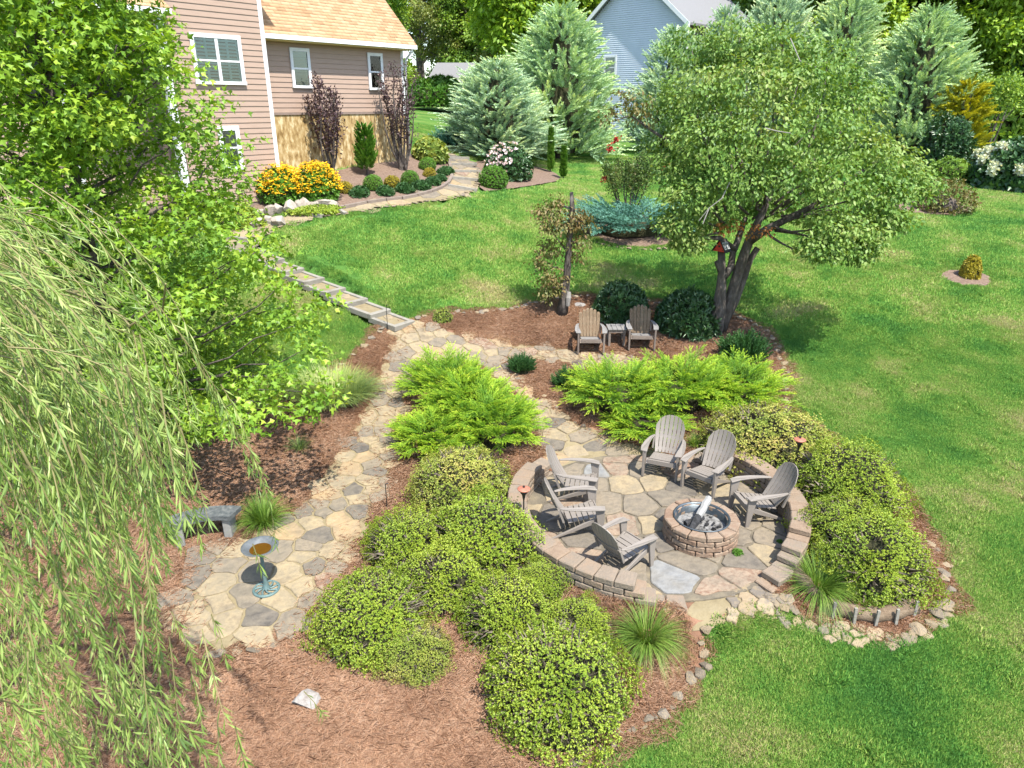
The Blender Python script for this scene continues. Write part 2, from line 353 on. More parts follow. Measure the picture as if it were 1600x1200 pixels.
# outlines read off the photograph and dropped onto the terrain
BED = smooth_poly(poly_px([(605, 507), (652, 496), (700, 489), (770, 489), (850, 470), (890, 463), (960, 466), (1020, 473), (1130, 487), (1190, 510), (1215, 540), (1225, 580),
    (1230, 640), (1295, 690), (1335, 712), (1415, 765), (1455, 840), (1480, 890), (1484, 935), (1450, 975), (1395, 993), (1330, 985), (1270, 965), (1215, 940), (1150, 955), (1103, 978), (1100, 1040), (1062, 1098),
    (965, 1165), (885, 1206)]) + [Vector((.4, 4.4)), Vector((-1.5, 2.6)), Vector((-9.0, 2.6)), Vector((-10.5, 9)), Vector((-9.0, 12.2))] +
    poly_px([(300, 690), (380, 655), (440, 625), (490, 598), (530, 575), (560, 548), (588, 522)]), 1)
PATH = smooth_poly(poly_px([(612, 512), (652, 498), (675, 515), (740, 526), (800, 536), (860, 543), (905, 548), (1010, 560), (1010, 578), (900, 575), (850, 563), (790, 560), (800, 585), (850, 622), (885, 652), (935, 677), (1010, 692)]) +
    [Vector((3.1, 11.3)), Vector((2.2, 11.2)), Vector((.9, 10.9))] +
    poly_px([(838, 700), (828, 660), (810, 630), (770, 590), (720, 565), (670, 570), (648, 600), (632, 650), (622, 700), (614, 745), (598, 790), (570, 835), (545, 890), (505, 945), (490, 975), (440, 1003), (385, 1020), (330, 1022), (270, 990), (260, 930), (300, 870), (380, 838), (440, 815), (490, 770), (520, 720), (548, 675), (570, 635), (590, 595), (602, 555)]), 1)
patio_poly = [Vector((PC[0] + 2.2 * math.cos(a), PC[1] + 2.2 * math.sin(a))) for a in np.linspace(0, 2 * math.pi, 48, endpoint=False)]
HPATH = smooth_poly(poly_px([(365, 392), (345, 372), (370, 350), (400, 343), (450, 340), (520, 330), (590, 316), (640, 311), (685, 299), (706, 284), (706, 264), (692, 240), (712, 240), (735, 252), (752, 272), (748, 296), (715, 312), (640, 322), (560, 330), (490, 340), (440, 352), (415, 366), (405, 385)]), 1)
HBED = smooth_poly(poly_px([(385, 334), (440, 328), (520, 332), (590, 316), (640, 311), (685, 299), (706, 284), (706, 264), (692, 240), (650, 240), (560, 262), (440, 285), (390, 300)]), 1)
HBED2 = smooth_poly(poly_px([(735, 252), (752, 272), (748, 300), (790, 296), (840, 289), (882, 281), (862, 267), (830, 258), (780, 252)]), 1)
def blob(px, py, rx, ry, n=20, wob=.08):
    c = P(px, py); k = pxm(c); dy = (P(px, py - ry) - P(px, py + ry)).length / 2
    return [Vector((c.x + rx / k * math.cos(a) * (1 + random.uniform(-wob, wob)), c.y + dy * math.sin(a) * (1 + random.uniform(-wob, wob)))) for a in np.linspace(0, 2 * math.pi, n, endpoint=False)]
ISLE = blob(995, 358, 84, 24); RING = blob(1510, 434, 37, 11); RBED = blob(1455, 325, 60, 9); RBED2 = blob(1580, 283, 75, 15)
Z0, DZ, NS = 1.19, .16, 8
o6 = lambda x, y: (380 + x / 5.333, 360 + y / 5.333)
L0 = atZ(*o6(1250, 797), Z0); R0 = atZ(*o6(1422, 745), Z0); L6 = atZ(*o6(160, 262), Z0 + 6 * DZ); R6 = atZ(*o6(332, 228), Z0 + 6 * DZ)
run = (L6 - L0) / 6; wid = ((R0 - L0) + (R6 - L6)) / 2; run.z = 0; wid.z = 0
STEPS = [(L0 - wid * .2).xy, (R0 + wid * .2).xy, (R0 + wid * .2 + run * 8.2).xy, (L0 - wid * .2 + run * 8.2).xy]
xs = np.concatenate([np.arange(-60, -14, 2.5), np.arange(-14, 16, .3), np.arange(16, 75, 2.5)])
ys = np.concatenate([np.arange(-6, 3, 1.0), np.arange(3, 34, .3), np.arange(34, 80, 2.0), np.arange(80, 161, 8)])
gx, gy = np.meshgrid(xs, ys); gz = H(gx, gy)
# the soil lies a little lower under beds, paths and steps so that their sheets stay clear of it
for pl, d in ((BED, .06), (HPATH, .08), (HBED, .08), (HBED2, .08), (ISLE, .05), (RING, .03), (RBED, .05), (RBED2, .05), (STEPS, .16)):
    gz = gz - d * inside(pl, gx, gy)
_l = run.length ** 2; _t = ((gx - L0.x) * run.x + (gy - L0.y) * run.y) / _l
gz = np.where(inside(STEPS, gx, gy), np.minimum(gz, Z0 + DZ * np.floor(np.clip(_t, 0, 8)) - .16), gz)
nx, ny = len(xs), len(ys)
V = np.stack([gx.ravel(), gy.ravel(), gz.ravel()], 1)
idx = np.arange(nx * ny).reshape(ny, nx)
Q = np.stack([idx[:-1, :-1], idx[:-1, 1:], idx[1:, 1:], idx[1:, :-1]], -1).reshape(-1, 4)
me = tri_mesh('lawn', V, np.concatenate([Q[:, [0, 1, 2]], Q[:, [0, 2, 3]]]), None, M['lawn'])
me.polygons.foreach_set('use_smooth', [True] * len(me.polygons))
tag(link('lawn', me), kind='structure')

sheet('pine_straw_bed', BED, .012, M['straw_bed'])
sheet('flagstone_path', PATH, .024, M['mortar'], .2)
sheet('house_path', HPATH, .02, M['mortar'], .25)
sheet('house_bed', HBED, .012, M['bark_bed'], .25)
sheet('shrub_bed', HBED2, .012, M['bark_bed'], .25)
for nm, pl in (('juniper_island_bed', ISLE), ('mulch_ring', RING), ('shrub_island_bed', RBED), ('hydrangea_bed', RBED2)):
    sheet(nm, pl, .012, M['bark_bed'], .25)
me = bpy.data.meshes.new('patio'); mb = MB()
n = 48; ring = lambda r, z: [(PC[0] + r * math.cos(2 * math.pi * k / n), PC[1] + r * math.sin(2 * math.pi * k / n), z) for k in range(n)]
mb.add(ring(2.06, -.12) + ring(2.06, .040), [tuple(range(n, 2 * n))] + [(i, (i + 1) % n, n + (i + 1) % n, n + i) for i in range(n)])
patio = mb.build('patio', M['patio_mortar']); patio['kind'] = 'structure'
# sandy threshold where the patio opens onto the lawn
THR = poly_px([(1082, 988), (1072, 958), (1100, 930), (1150, 915), (1200, 918), (1225, 940), (1290, 965), (1350, 985), (1400, 990), (1440, 985), (1475, 945), (1490, 950), (1450, 1000), (1395, 1018), (1310, 1005), (1220, 968), (1150, 968), (1110, 985)])
sheet('stone_border', THR, .02, M['mortar'], .15)

# ------------------------------------------------------------------ flagstones: one slab each
def voronoi_cells(poly, spacing, seed, aniso=1.0):
    r = np.random.default_rng(seed); A = np.array([(q[0], q[1]) for q in poly]); pts = []
    lo, hi = A.min(0) - spacing * 1.5, A.max(0) + spacing * 1.5
    tries = int((hi - lo).prod() / spacing ** 2 * 14)
    cand = r.uniform(lo, hi, (tries, 2)); pr = spacing * r.uniform(.55, 1.25, tries); kept = np.zeros((0, 3))
    for c, q in zip(cand, pr):
        if len(kept) == 0 or np.all(np.hypot(*(kept[:, :2] - c).T) > (kept[:, 2] + q) / 2): kept = np.vstack([kept, [c[0], c[1], q]])
    K = kept[:, :2]; cells = []
    ok = inside([tuple(a) for a in A], K[:, 0], K[:, 1])
    for i in np.nonzero(ok)[0]:
        s = spacing * 2; cell = [K[i] + np.array(d) * s for d in ((-1, -1), (1, -1), (1, 1), (-1, 1))]
        for j in np.argsort(np.hypot(*(K - K[i]).T))[1:18]:
            mid, nn = (K[i] + K[j]) / 2, K[j] - K[i]; out = []
            for a, b in zip(cell, cell[1:] + cell[:1]):
                da, db = np.dot(a - mid, nn), np.dot(b - mid, nn)
                if da <= 0: out.append(a)
                if (da < 0) != (db < 0): out.append(a + (b - a) * (da / (da - db)))
            cell = out
            if len(cell) < 3: break
        if len(cell) >= 3:
            lim = spacing * .95; cell = [K[i] + (c - K[i]) * min(1, lim / max(1e-6, np.hypot(*(c - K[i])))) for c in cell]; cells.append((K[i], cell))
    return cells
def slab(cell, gap, thick, z0, seed, drape=True):
    r = random.Random(seed); c = np.mean(cell, 0); pts = []
    n = len(cell)
    for i in range(n):
        a, b = cell[i], cell[(i + 1) % n]
        if np.hypot(*(b - a)) < .05: continue
        pts += [a + (b - a) * .07, a + (b - a) * r.uniform(.35, .65) + np.array([r.uniform(-.025, .025), r.uniform(-.025, .025)]), a + (b - a) * .93]
    out = []
    for p in pts:
        d = p - c; L = np.hypot(*d)
        if L < 1e-4: continue
        out.append(p - d / L * min(gap * r.uniform(.7, 1.6), L * .4))
    if len(out) < 4: return None
    tz = [r.uniform(-.02, .02), r.uniform(-.02, .02)]
    base = h(*c) if drape else 0.0
    gx = (h(c[0] + .1, c[1]) - h(c[0] - .1, c[1])) / .2 + tz[0] if drape else tz[0] * .3
    gy = (h(c[0], c[1] + .1) - h(c[0], c[1] - .1)) / .2 + tz[1] if drape else tz[1] * .3
    m = MB().prism([(p[0] - c[0], p[1] - c[1]) for p in out], -.03, thick * r.uniform(.8, 1.2), .012)
    m.v = [(x, y, z + x * gx + y * gy) for x, y, z in m.v]
    return m, (c[0], c[1], base + z0)
def flagstones(parent, poly, spacing, gap, thick, z0, mat, seed, drape=True, keep=None, name='stone', rmax=None):
    k = 0; mr_ = random.Random(seed)
    for i, (s, cell) in enumerate(voronoi_cells(poly, spacing, seed)):
        if keep and not keep(*s): continue
        if rmax:
            cell = [np.array(PC) + (c - np.array(PC)) * min(1, rmax / max(1e-6, np.hypot(*(c - np.array(PC))))) for c in cell]
        q = slab(cell, gap, thick, z0, seed * 1000 + i, drape)
        if q is None: continue
        o = q[0].build(name, M[mr_.choice(mat)] if isinstance(mat, list) else mat, parent, fix=False); o.location = q[1]; k += 1
    return k
obj = bpy.data.objects
in_patio = lambda x, y: math.hypot(x - PC[0], y - PC[1])
nk = flagstones(obj['flagstone_path'], PATH, .35, .013, .022, .024, PATHMIX, 11, keep=lambda x, y: in_patio(x, y) > 2.05)
nk2 = flagstones(patio, patio_poly, .50, .017, .022, .040, PATIOMIX, 23, drape=False, keep=lambda x, y: in_patio(x, y) < 2.1, rmax=2.0)
nk3 = flagstones(obj['house_path'], HPATH, .6, .03, .016, .02, PATHMIX, 5)
nk4 = flagstones(obj['stone_border'], THR, .17, .010, .022, .02, M['rock'], 9, keep=lambda x, y: x > 2.75)
print('flagstones', nk, nk2, nk3, nk4)
# ------------------------------------------------------------------ retaining wall and fire pit
def wedge_block(r0, r1, dang, hh, bev=.012, seed=0):
    rr = random.Random(seed); j = lambda: rr.uniform(-.006, .006)
    a = dang / 2; q = []
    for z in (0, hh):
        for r, s in ((r0, -1), (r1, -1), (r1, 1), (r0, 1)):
            rm = (r0 + r1) / 2
            q.append((r * math.cos(a * s) - rm + j(), r * math.sin(a * s) + j(), z + (j() if z else 0)))
    return MB().hexa(q)
def ring_blocks(parent, mat, r0, r1, h0, ang0, ang1, n, zfun, courses, capfun=None, name='block', protos=3):
    da = (ang1 - ang0) / n
    ms = [wedge_block(r0, r1, abs(da) - .012 / r0 * 1.0, h0 - .006, seed=s).mesh(name, mat, bevel=.014) for s in range(protos)]
    rm = (r0 + r1) / 2
    for c in range(courses):
        for i in range(n + (1 if False else 0)):
            a = ang0 + (i + .5 + (.5 if c % 2 else 0)) * da
            if c % 2 and i == n - 1: continue
            if capfun and not capfun(a, c): continue
            o = link(name, ms[(i * 7 + c * 3) % protos], parent)
            o.location = (rm * math.cos(a), rm * math.sin(a), c * h0 + zfun(a)); o.rotation_euler = (random.uniform(-.012, .012), random.uniform(-.012, .012), a + random.uniform(-.02, .02))
D2R = math.pi / 180
def stepped(a0, a1, top, drops):
    """courses allowed at an angle: full height inside, stepping down towards each end"""
    def f(a, c):
        d0, d1 = abs(a - a0) / D2R, abs(a1 - a) / D2R
        t = top - max([k for lim, k in drops[0] if d0 < lim] + [0]); u = top - max([k for lim, k in drops[1] if d1 < lim] + [0])
        return c < min(t, u)
    return f
rw = empty('retaining_wall', (PC[0], PC[1], -.02))
tag(rw, 'curved tumbled tan block wall on the patio side where the bird bath path runs', 'wall', 'curved block walls round the fire pit patio')
ring_blocks(rw, M['block'], 1.98, 2.27, .098, 138 * D2R, 271 * D2R, 19, lambda a: 0, 4, stepped(138 * D2R, 271 * D2R, 4, ([(7, 1)], [(8, 3), (14, 2), (20, 1)])))
rw2 = empty('retaining_wall', (PC[0], PC[1], -.02))
tag(rw2, 'taller curved tumbled tan block wall holding back the bed with the staked straw roll', 'wall', 'curved block walls round the fire pit patio')
ring_blocks(rw2, M['block'], 1.98, 2.27, .098, -58 * D2R, 62 * D2R, 17, lambda a: 0, 5, stepped(-58 * D2R, 62 * D2R, 5, ([(7, 4), (14, 3), (21, 2), (28, 1)], [(7, 3), (14, 2), (21, 1)])))
FP = (2.78, 8.88)
fp = empty('fire_pit', (FP[0], FP[1], .05))
tag(fp, 'round fire pit of tumbled reddish blocks with a dark steel liner', 'fire pit')
ring_blocks(fp, M['fireblock'], .37, .55, .086, 0, 2 * math.pi, 13, lambda a: 0, 4, None)
for c in (1, 3):   # the half-shifted courses leave one slot open: close it
    src = [o for o in fp.children][0]
    o = link('block', src.data, fp); a = 0.0; rm = .46
    o.location = (rm, 0, c * .086); o.rotation_euler = (0, 0, a)
MB().lathe([(.375, .05), (.375, .34), (.395, .36), (.41, .357), (.41, .347), (.385, .33), (.362, .325), (.362, .05)], 40).build('steel_ring', M['steel'], fp, smooth=True)
m = MB(); m.add([(0, 0, .215)] + [(r * math.cos(a), r * math.sin(a), .17 + .05 * random.random()) for r in (.13, .25, .36) for a in np.linspace(0, 2 * math.pi, 16, endpoint=False)],
    [(0, 1 + k, 1 + (k + 1) % 16) for k in range(16)] + [(1 + i * 16 + k, 1 + (i + 1) * 16 + k, 1 + (i + 1) * 16 + (k + 1) % 16, 1 + i * 16 + (k + 1) % 16) for i in range(2) for k in range(16)])
m.build('ash_bed', M['ash'], fp)
def hull_rock(seed, n=14, flat=.6, rough=.25):
    r = random.Random(seed); bm = bmesh.new()
    for _ in range(n):
        v = Vector((r.gauss(0, 1), r.gauss(0, 1), r.gauss(0, 1))).normalized() * (.5 * r.uniform(1 - rough, 1))
        bm.verts.new((v.x, v.y, v.z * flat))
    bmesh.ops.convex_hull(bm, input=bm.verts[:])
    for v in [v for v in bm.verts if not v.link_faces]: bm.verts.remove(v)
    bmesh.ops.recalc_face_normals(bm, faces=bm.faces[:])
    me = bpy.data.meshes.new('stone'); bm.to_mesh(me); bm.free(); return me
ashm = [hull_rock(300 + i, 10, .7) for i in range(3)]
for i_, q in enumerate(ashm): q.materials.append(M['char' if i_ == 1 else 'ash'])
for i in range(34):
    a, r = random.uniform(0, 6.28), .3 * math.sqrt(random.random())
    o = link('cinder', ashm[i % 3], fp); o.location = (r * math.cos(a), r * math.sin(a), .225); s = random.uniform(.035, .085); o.scale = (s, s * 1.2, s * .8); o.rotation_euler = (random.random() * 3, random.random() * 3, a)
def log(name, a, b, r, mat, label, seed, charred=None):
    rr = random.Random(seed); a, b = Vector(a), Vector(b); n = 9
    root = empty(name, a)
    ps = [(b - a) * (i / n) + Vector((rr.uniform(-.012, .012), rr.uniform(-.012, .012), rr.uniform(-.01, .01))) for i in range(n + 1)]
    k = 4 if charred else 0
    if charred: MB().tube(ps[:k + 1], [r * rr.uniform(.75, 1.1) for _ in range(k + 1)], 8).build('charred_end', M['char'], root)
    MB().tube(ps[k:], [r * rr.uniform(.85, 1.05) for _ in range(n + 1 - k)], 7).build('log_body', mat, root)
    tag(root, label, 'log')
log('firewood_log', (FP[0] - .22, FP[1] - .27, .33), (FP[0] + .18, FP[1] + .36, .50), .055, M['ashlog'], 'pale grey log with a charred black end leaning in the fire pit', 4, True)
log('firewood_stub', (FP[0] - .26, FP[1] - .10, .33), (FP[0] + .03, FP[1] + .08, .35), .045, M['char'], 'short burnt black log lying on the ashes in the fire pit', 5)

# ------------------------------------------------------------------ adirondack chairs
def strip(mb, left, right, t):
    """a slat between two edge lines of (x, y, z) points, thickness t backwards"""
    n = len(left); vs = []
    for i in range(n):
        for e in (left, right):
            d = (Vector(e[min(i + 1, n - 1)]) - Vector(e[max(i - 1, 0)])).normalized(); nn = Vector((0, d.z, -d.y)) * t
            vs += [tuple(e[i]), tuple(Vector(e[i]) + nn)]
    fs = []
    for i in range(n - 1):
        a, b = i * 4, i * 4 + 4
        fs += [(a, a + 2, b + 2, b), (a + 1, b + 1, b + 3, a + 3), (a, b, b + 1, a + 1), (a + 2, a + 3, b + 3, b + 2)]
    fs += [(0, 1, 3, 2), ((n - 1) * 4, (n - 1) * 4 + 2, (n - 1) * 4 + 3, (n - 1) * 4 + 1)]
    mb.add(vs, fs); return mb
def adirondack(name, mat, seat_mat, arm_mat, leg_mat, nb=7, wooden=False):
    """faces -Y; seat front at y=-.40"""
    root = empty(name)
    hw_b, hw_t = (.235, .30) if not wooden else (.24, .285)
    topz = (lambda u: .72 + .28 * math.sqrt(max(0, 1 - (abs(u) * .97) ** 2.2))) if not wooden else None
    for i in range(nb):
        u0, u1 = -1 + 2 * i / nb, -1 + 2 * (i + 1) / nb; g = .0065 if not wooden else .005
        uc = (u0 + u1) / 2; wt = .98 - .035 * (abs(i - (nb - 1) / 2) > 1) - .055 * (abs(i - (nb - 1) / 2) > 2)
        ed = []
        for u, sg in ((u0, 1), (u1, -1)):
            top = topz(u) if not wooden else wt; e = []; steps = 8
            for k in range(steps):
                s = k / (steps - 1); z = .30 + (top - .30) * s
                y = .13 + .34 * (z - .30) / .7 + (.05 * math.sin(math.pi * min(1, (z - .3) / .7)) + .05 * (1 - u ** 2) if not wooden else 0)
                w = hw_b + (hw_t - hw_b) * math.sin(min(1, (z - .3) / .5) * math.pi / 2)
                x = u * w + sg * g
                if wooden and k == steps - 1: x = uc * w + (x - uc * w) * .5
                if wooden and k == steps - 2: z = wt - .03
                e.append((x, y, z))
            ed.append(e)
        strip(MB(), ed[0], ed[1], .018).build('back_slat', mat, root)
    # rails across the back
    zz = (.36, .58) if not wooden else (.36, .60)
    for z in zz:
        w = (hw_t if z > .5 else hw_b) * (.96 if z < .7 else .85)
        if wooden: MB().box((0, .13 + .34 * (z - .30) / .7 + .032, z), (w * 1.9, .022, .05)).build('back_rail', mat, root)
        else:
            m = MB(); yy = lambda u, q: .13 + .34 * (q - .30) / .7 + .05 * math.sin(math.pi * min(1, (q - .3) / .7)) + .05 * (1 - u ** 2) + .007
            for k in range(6):
                a_, b_ = -1 + k / 3, -1 + (k + 1) / 3
                m.hexa([(a_ * w, yy(a_, z - .025), z - .025), (b_ * w, yy(b_, z - .025), z - .025), (b_ * w, yy(b_, z - .025) + .03, z - .025), (a_ * w, yy(a_, z - .025) + .03, z - .025), (a_ * w, yy(a_, z + .025), z + .025), (b_ * w, yy(b_, z + .025), z + .025), (b_ * w, yy(b_, z + .025) + .03, z + .025), (a_ * w, yy(a_, z + .025) + .03, z + .025)])
            m.build('back_rail', mat, root)
    ns = 6 if not wooden else 5
    for i in range(ns):
        y0 = -.40 + .56 * i / ns; s = (i + .5) / ns; z = .375 - .10 * s - .02 * (1 - s) * (i == 0)
        MB().box((0, y0 + .28 / ns, z), (.50, .56 / ns - .012, .02), Matrix.Rotation(-.18, 3, 'X')).build('seat_slat', seat_mat, root, bevel=.004)
    MB().box((0, -.405, .335), (.52, .02, .09)).build('apron', leg_mat if wooden else mat, root)
    for s in (-1, 1):
        # arm: wide plank, rounded ends, sweeping in towards the back
        pts = [(s * .27, -.47), (s * .40, -.45), (s * .425, -.30), (s * .41, -.05), (s * .37, .18), (s * .31, .31), (s * .275, .30), (s * .30, .10), (s * .30, -.12), (s * .285, -.30)]
        if s < 0: pts = pts[::-1]
        m = MB().prism(pts, 0, .024)
        m.v = [(x, y, z + .565 + .02 * math.cos(y * 2.2) + (.0 if y > -.40 else -.018)) for x, y, z in m.v]
        m.build('armrest', arm_mat, root, bevel=.005)
        # front leg: flared post from arm to ground
        w0, w1 = (.05, .045) if not wooden else (.045, .045)
        q = [(s * .33 - w1 / 2, -.45, 0), (s * .33 + w1 / 2, -.45, 0), (s * .33 + w1 / 2, -.38, 0), (s * .33 - w1 / 2, -.38, 0),
             (s * .335 - w0 / 2, -.455, .57), (s * .335 + w0 / 2, -.455, .57), (s * .335 + w0 / 2, -.29 if not wooden else -.36, .57), (s * .335 - w0 / 2, -.29 if not wooden else -.36, .57)]
        MB().hexa(q).build('front_leg', leg_mat, root, bevel=.005)
        q = [(s * .275 - .02, .39, 0), (s * .275 + .02, .39, 0), (s * .275 + .02, .46, 0), (s * .275 - .02, .46, 0),
             (s * .275 - .02, -.42, .29), (s * .275 + .02, -.42, .29), (s * .275 + .02, -.36, .385), (s * .275 - .02, -.36, .385)]
        MB().hexa(q).build('rear_leg', leg_mat, root, bevel=.005)
        MB().box((s * .295, .285, .45), (.035, .035, .27), Matrix.Rotation(-.35, 3, 'X')).build('arm_support', leg_mat, root)
    return root
ch0 = adirondack('adirondack_chair', M['resin'], M['resin'], M['resin'], M['resin'])
chairs = [((2.66, 10.95), (-.40, -.92), 'taupe resin garden chair beside the mulched juniper bed, behind the fire pit'),
          ((3.30, 10.42), (-.69, -.73), 'taupe resin garden chair in front of the start of the taller block wall'),
          ((3.86, 9.46), (-.98, -.16), 'taupe resin garden chair tucked against the taller wall below the tiki torch'),
          ((1.00, 10.05), (.985, -.17), 'taupe resin garden chair where the flagstone path meets the patio, back to the low wall'),
          ((.93, 9.10), (.98, .12), 'middle taupe resin garden chair of three along the lower block wall'),
          ((1.50, 8.18), (.80, .60), 'taupe resin garden chair turned to show its dark shaded back, beside the wall opening')]
for i, ((x, y), f, lab) in enumerate(chairs):
    o = ch0 if i == 0 else copy_tree(ch0)
    o.location = (x, y, .056); o.rotation_euler = (0, 0, math.atan2(f[0], -f[1])); o.scale = (.86, .86, .86) if i < 5 else (.82, .82, .82)
    tag(o, lab, 'chair', 'resin chairs around the fire pit')
wc0 = adirondack('wooden_chair', M['oldwood'], M['greywood'], M['greywood'], M['timber_brown'], 6, True)
for i, (px, py, lab) in enumerate(((923, 552, 'weathered brown wooden slatted chair beside the flagstone walk near the thin dying tree'), (1003, 546, 'weathered brown wooden slatted chair with its feet behind golden juniper'))):
    o = wc0 if i == 0 else copy_tree(wc0)
    p = P(px, py + 4); o.location = (p.x, p.y + .33, h(p.x, p.y + .33) - .01); o.rotation_euler = (0, 0, -.02 if i == 0 else -.06); o.scale = (.88, .88, .90)
    tag(o, lab, 'chair', 'wooden chairs under the tree')
p = P(965, 552); st = empty('side_table', (p.x, p.y + .42, h(p.x, p.y + .42)))
tag(st, 'low weathered grey wooden side table between the two wooden chairs', 'side table')
for i in range(4): MB().box((-.165 + .11 * i, 0, .42), (.103, .44, .025)).build('top_slat', M['greywood'], st, bevel=.004)
for sx in (-1, 1):
    for sy in (-1, 1): MB().box((sx * .17, sy * .16, .205), (.05, .05, .405)).build('leg', M['timber_brown'], st)
for sy in (-1, 1): MB().box((0, sy * .18, .37), (.40, .025, .07)).build('apron', M['timber_brown'], st)

# ------------------------------------------------------------------ bird bath, bench, torches, stakes, rocks, birdhouse
p = P(417, 924); bb = empty('bird_bath', p + Vector((0, 0, .03)))
bb.scale = (.9, .9, .95); tag(bb, 'verdigris bird bath with pierced round foot and bowl of amber water', 'bird bath')
m = MB().lathe([(.20, 0), (.205, .02), (.19, .035), (.165, .03), (.165, .005), (.20, 0)], 36); m.build('foot_rim', M['verdigris'], bb, smooth=True)
m = MB()
for k in range(9):
    a = 2 * math.pi * k / 9
    pts = [(r * math.cos(a + .55 * (r - .04) / .13), r * math.sin(a + .55 * (r - .04) / .13), .028 - .0 * r) for r in (.04, .07, .10, .135, .17)]
    m.tube(pts, [.020, .012, .016, .013, .018], 6)
m.build('foot_scrollwork', M['verdigris'], bb)
MB().lathe([(.0, .06), (.062, .02), (.062, .045), (.04, .07), (.034, .12), (.028, .16), (.026, .55), (.034, .60), (.055, .63), (.0, .64)], 20).build('column', M['verdigris'], bb, smooth=True)
sc = [(.02, .635), (.10, .64), (.17, .675), (.225, .715), (.262, .73), (.268, .74), (.255, .742), (.215, .73), (.165, .694), (.10, .662), (.001, .658)]
o = MB().lathe(sc, 44).build('bowl', M['pewter'], bb, smooth=True)
MB().lathe([(.0005, .690), (.155, .690)], 32).build('water', M['amber'], bb)
bp_ = P(322, 838); bn = empty('stone_bench', bp_, math.radians(20))
tag(bn, 'curved grey stone bench spotted with lichen beside the flagstone path', 'bench')
pts_o, pts_i = [], []
for k in range(13):
    a = math.radians(-32 + 64 * k / 12 + 90); pts_o.append((1.05 * math.cos(a), 1.05 * math.sin(a) - .92)); pts_i.append((.74 * math.cos(a), .74 * math.sin(a) - .92))
m = MB(); n = 13; vs = [(x, y, z) for z in (.36, .43) for x, y in pts_o + pts_i[::-1]]
fs = [(i, i + 1, 2 * n - 2 - i, 2 * n - 1 - i) for i in range(n - 1)] + [(2 * n + i, 2 * n + 2 * n - 1 - i, 2 * n + 2 * n - 2 - i, 2 * n + i + 1) for i in range(n - 1)] + [(i, (i + 1) % (2 * n), 2 * n + (i + 1) % (2 * n), 2 * n + i) for i in range(2 * n)]
m.add(vs, fs); m.build('seat_slab', M['slate'], bn)
for s in (-1, 1):
    MB().box((s * .36, -.10, .175), (.12, .24, .37), Matrix.Rotation(-s * .35, 3, 'Z')).build('pedestal', M['concrete'], bn, bevel=.015)
def torch(px, py, hgt, label):
    b = P(px, py); t = empty('tiki_torch', b)
    MB().tube([(0, 0, -.1), (0, 0, hgt - .12)], .011, 8).build('pole', M['iron'], t)
    MB().lathe([(.011, hgt - .2), (.03, hgt - .10), (.05, hgt - .075), (.05, hgt - .03), (.0, hgt - .03)], 16).build('fuel_cup', M['iron'], t, smooth=True)
    MB().lathe([(.02, hgt - .045), (.08, hgt - .03), (.098, hgt - .005), (.09, hgt), (.045, hgt + .012), (.018, hgt + .02)], 24).build('copper_lid', M['copper'], t, smooth=True)
    MB().tube([(0, 0, hgt), (0, 0, hgt + .04)], .018, 8).build('wick', M['iron'], t)
    tag(t, label, 'torch', 'copper garden torches by the patio')
torch(818, 834, .78, 'copper-topped garden torch on black pole beside the lower block wall')
torch(1239, 752, .78, 'copper-topped garden torch on black pole between round shrubs behind the taller wall')
def hook(px, py, hgt, label):
    b = P(px, py); MB().tube([(b.x, b.y, b.z - .05), (b.x, b.y, b.z + hgt), (b.x + .02, b.y, b.z + hgt + .03), (b.x + .05, b.y, b.z + hgt + .02)], .008, 6).build('wire_stake', M['iron'], None)
    tag(bpy.context.scene.collection.objects[-1], label, 'stake')
hook(606, 518, .62, 'thin black wire stake standing at the foot of the timber steps')
hook(605, 796, .45, 'thin black wire stake in pine straw at the path edge beside round shrub')
stones = [hull_rock(i, 15, .62, .28) for i in range(6)]
for q in stones: q.materials.append(M['rock'])
boulders = [hull_rock(50 + i, 22, .75, .2) for i in range(5)]
for q in boulders: q.materials.append(M['boulder'])
def edging(label, pxs, size, step, jit=.05, mats=None, flat=1.0, rows=1):
    ln = densify(smooth_poly(poly_px(pxs), 1, closed=False), step, 0, closed=False)
    root = empty('stone_edging', (ln[0].x, ln[0].y, h(ln[0].x, ln[0].y))); k = 0
    for r in range(rows):
        for q in ln:
            x, y = q.x + random.uniform(-jit, jit), q.y + random.uniform(-jit, jit) - r * size * .8
            o = link('stone', stones[k % 6], root); s = size * random.uniform(.75, 1.3); k += 1
            o.location = (x - root.location.x, y - root.location.y, h(x, y) + s * .24 - root.location.z)
            o.scale = (s * random.uniform(1, 1.5), s, s * flat); o.rotation_euler = (random.uniform(-.15, .15), random.uniform(-.15, .15), random.uniform(0, 6.3))
    tag(root, label, 'stone edging')
edging('row of small field stones between the near lawn and the pine straw bed', [(1100, 985), (1102, 1040), (1062, 1098), (965, 1165), (885, 1206), (840, 1240)], .14, .115)
edging('pale stone edging where the mulched tree bed meets the upper lawn', [(655, 498), (700, 490), (770, 490), (850, 471), (890, 464), (960, 467), (1020, 474), (1130, 488)], .16, .14, flat=.8)
edging('stone edging curling round the mulched bed behind the multi-stemmed tree', [(1130, 488), (1190, 511), (1215, 541), (1225, 581), (1230, 640)], .16, .15)
edging('pale stones edging the lawn beside the lavender mound', [(600, 512), (588, 524), (560, 550), (530, 577), (505, 595)], .18, .2, flat=.7)
edging('pale low stones along the front of the blue juniper island', [(912, 372), (940, 383), (985, 391), (1030, 392), (1068, 386)], .17, .2, flat=.7)
edging('flat stones round the outer side of the bed with the staked straw roll', [(1455, 855), (1478, 892), (1484, 935), (1458, 975), (1425, 990)], .18, .14, flat=.8)
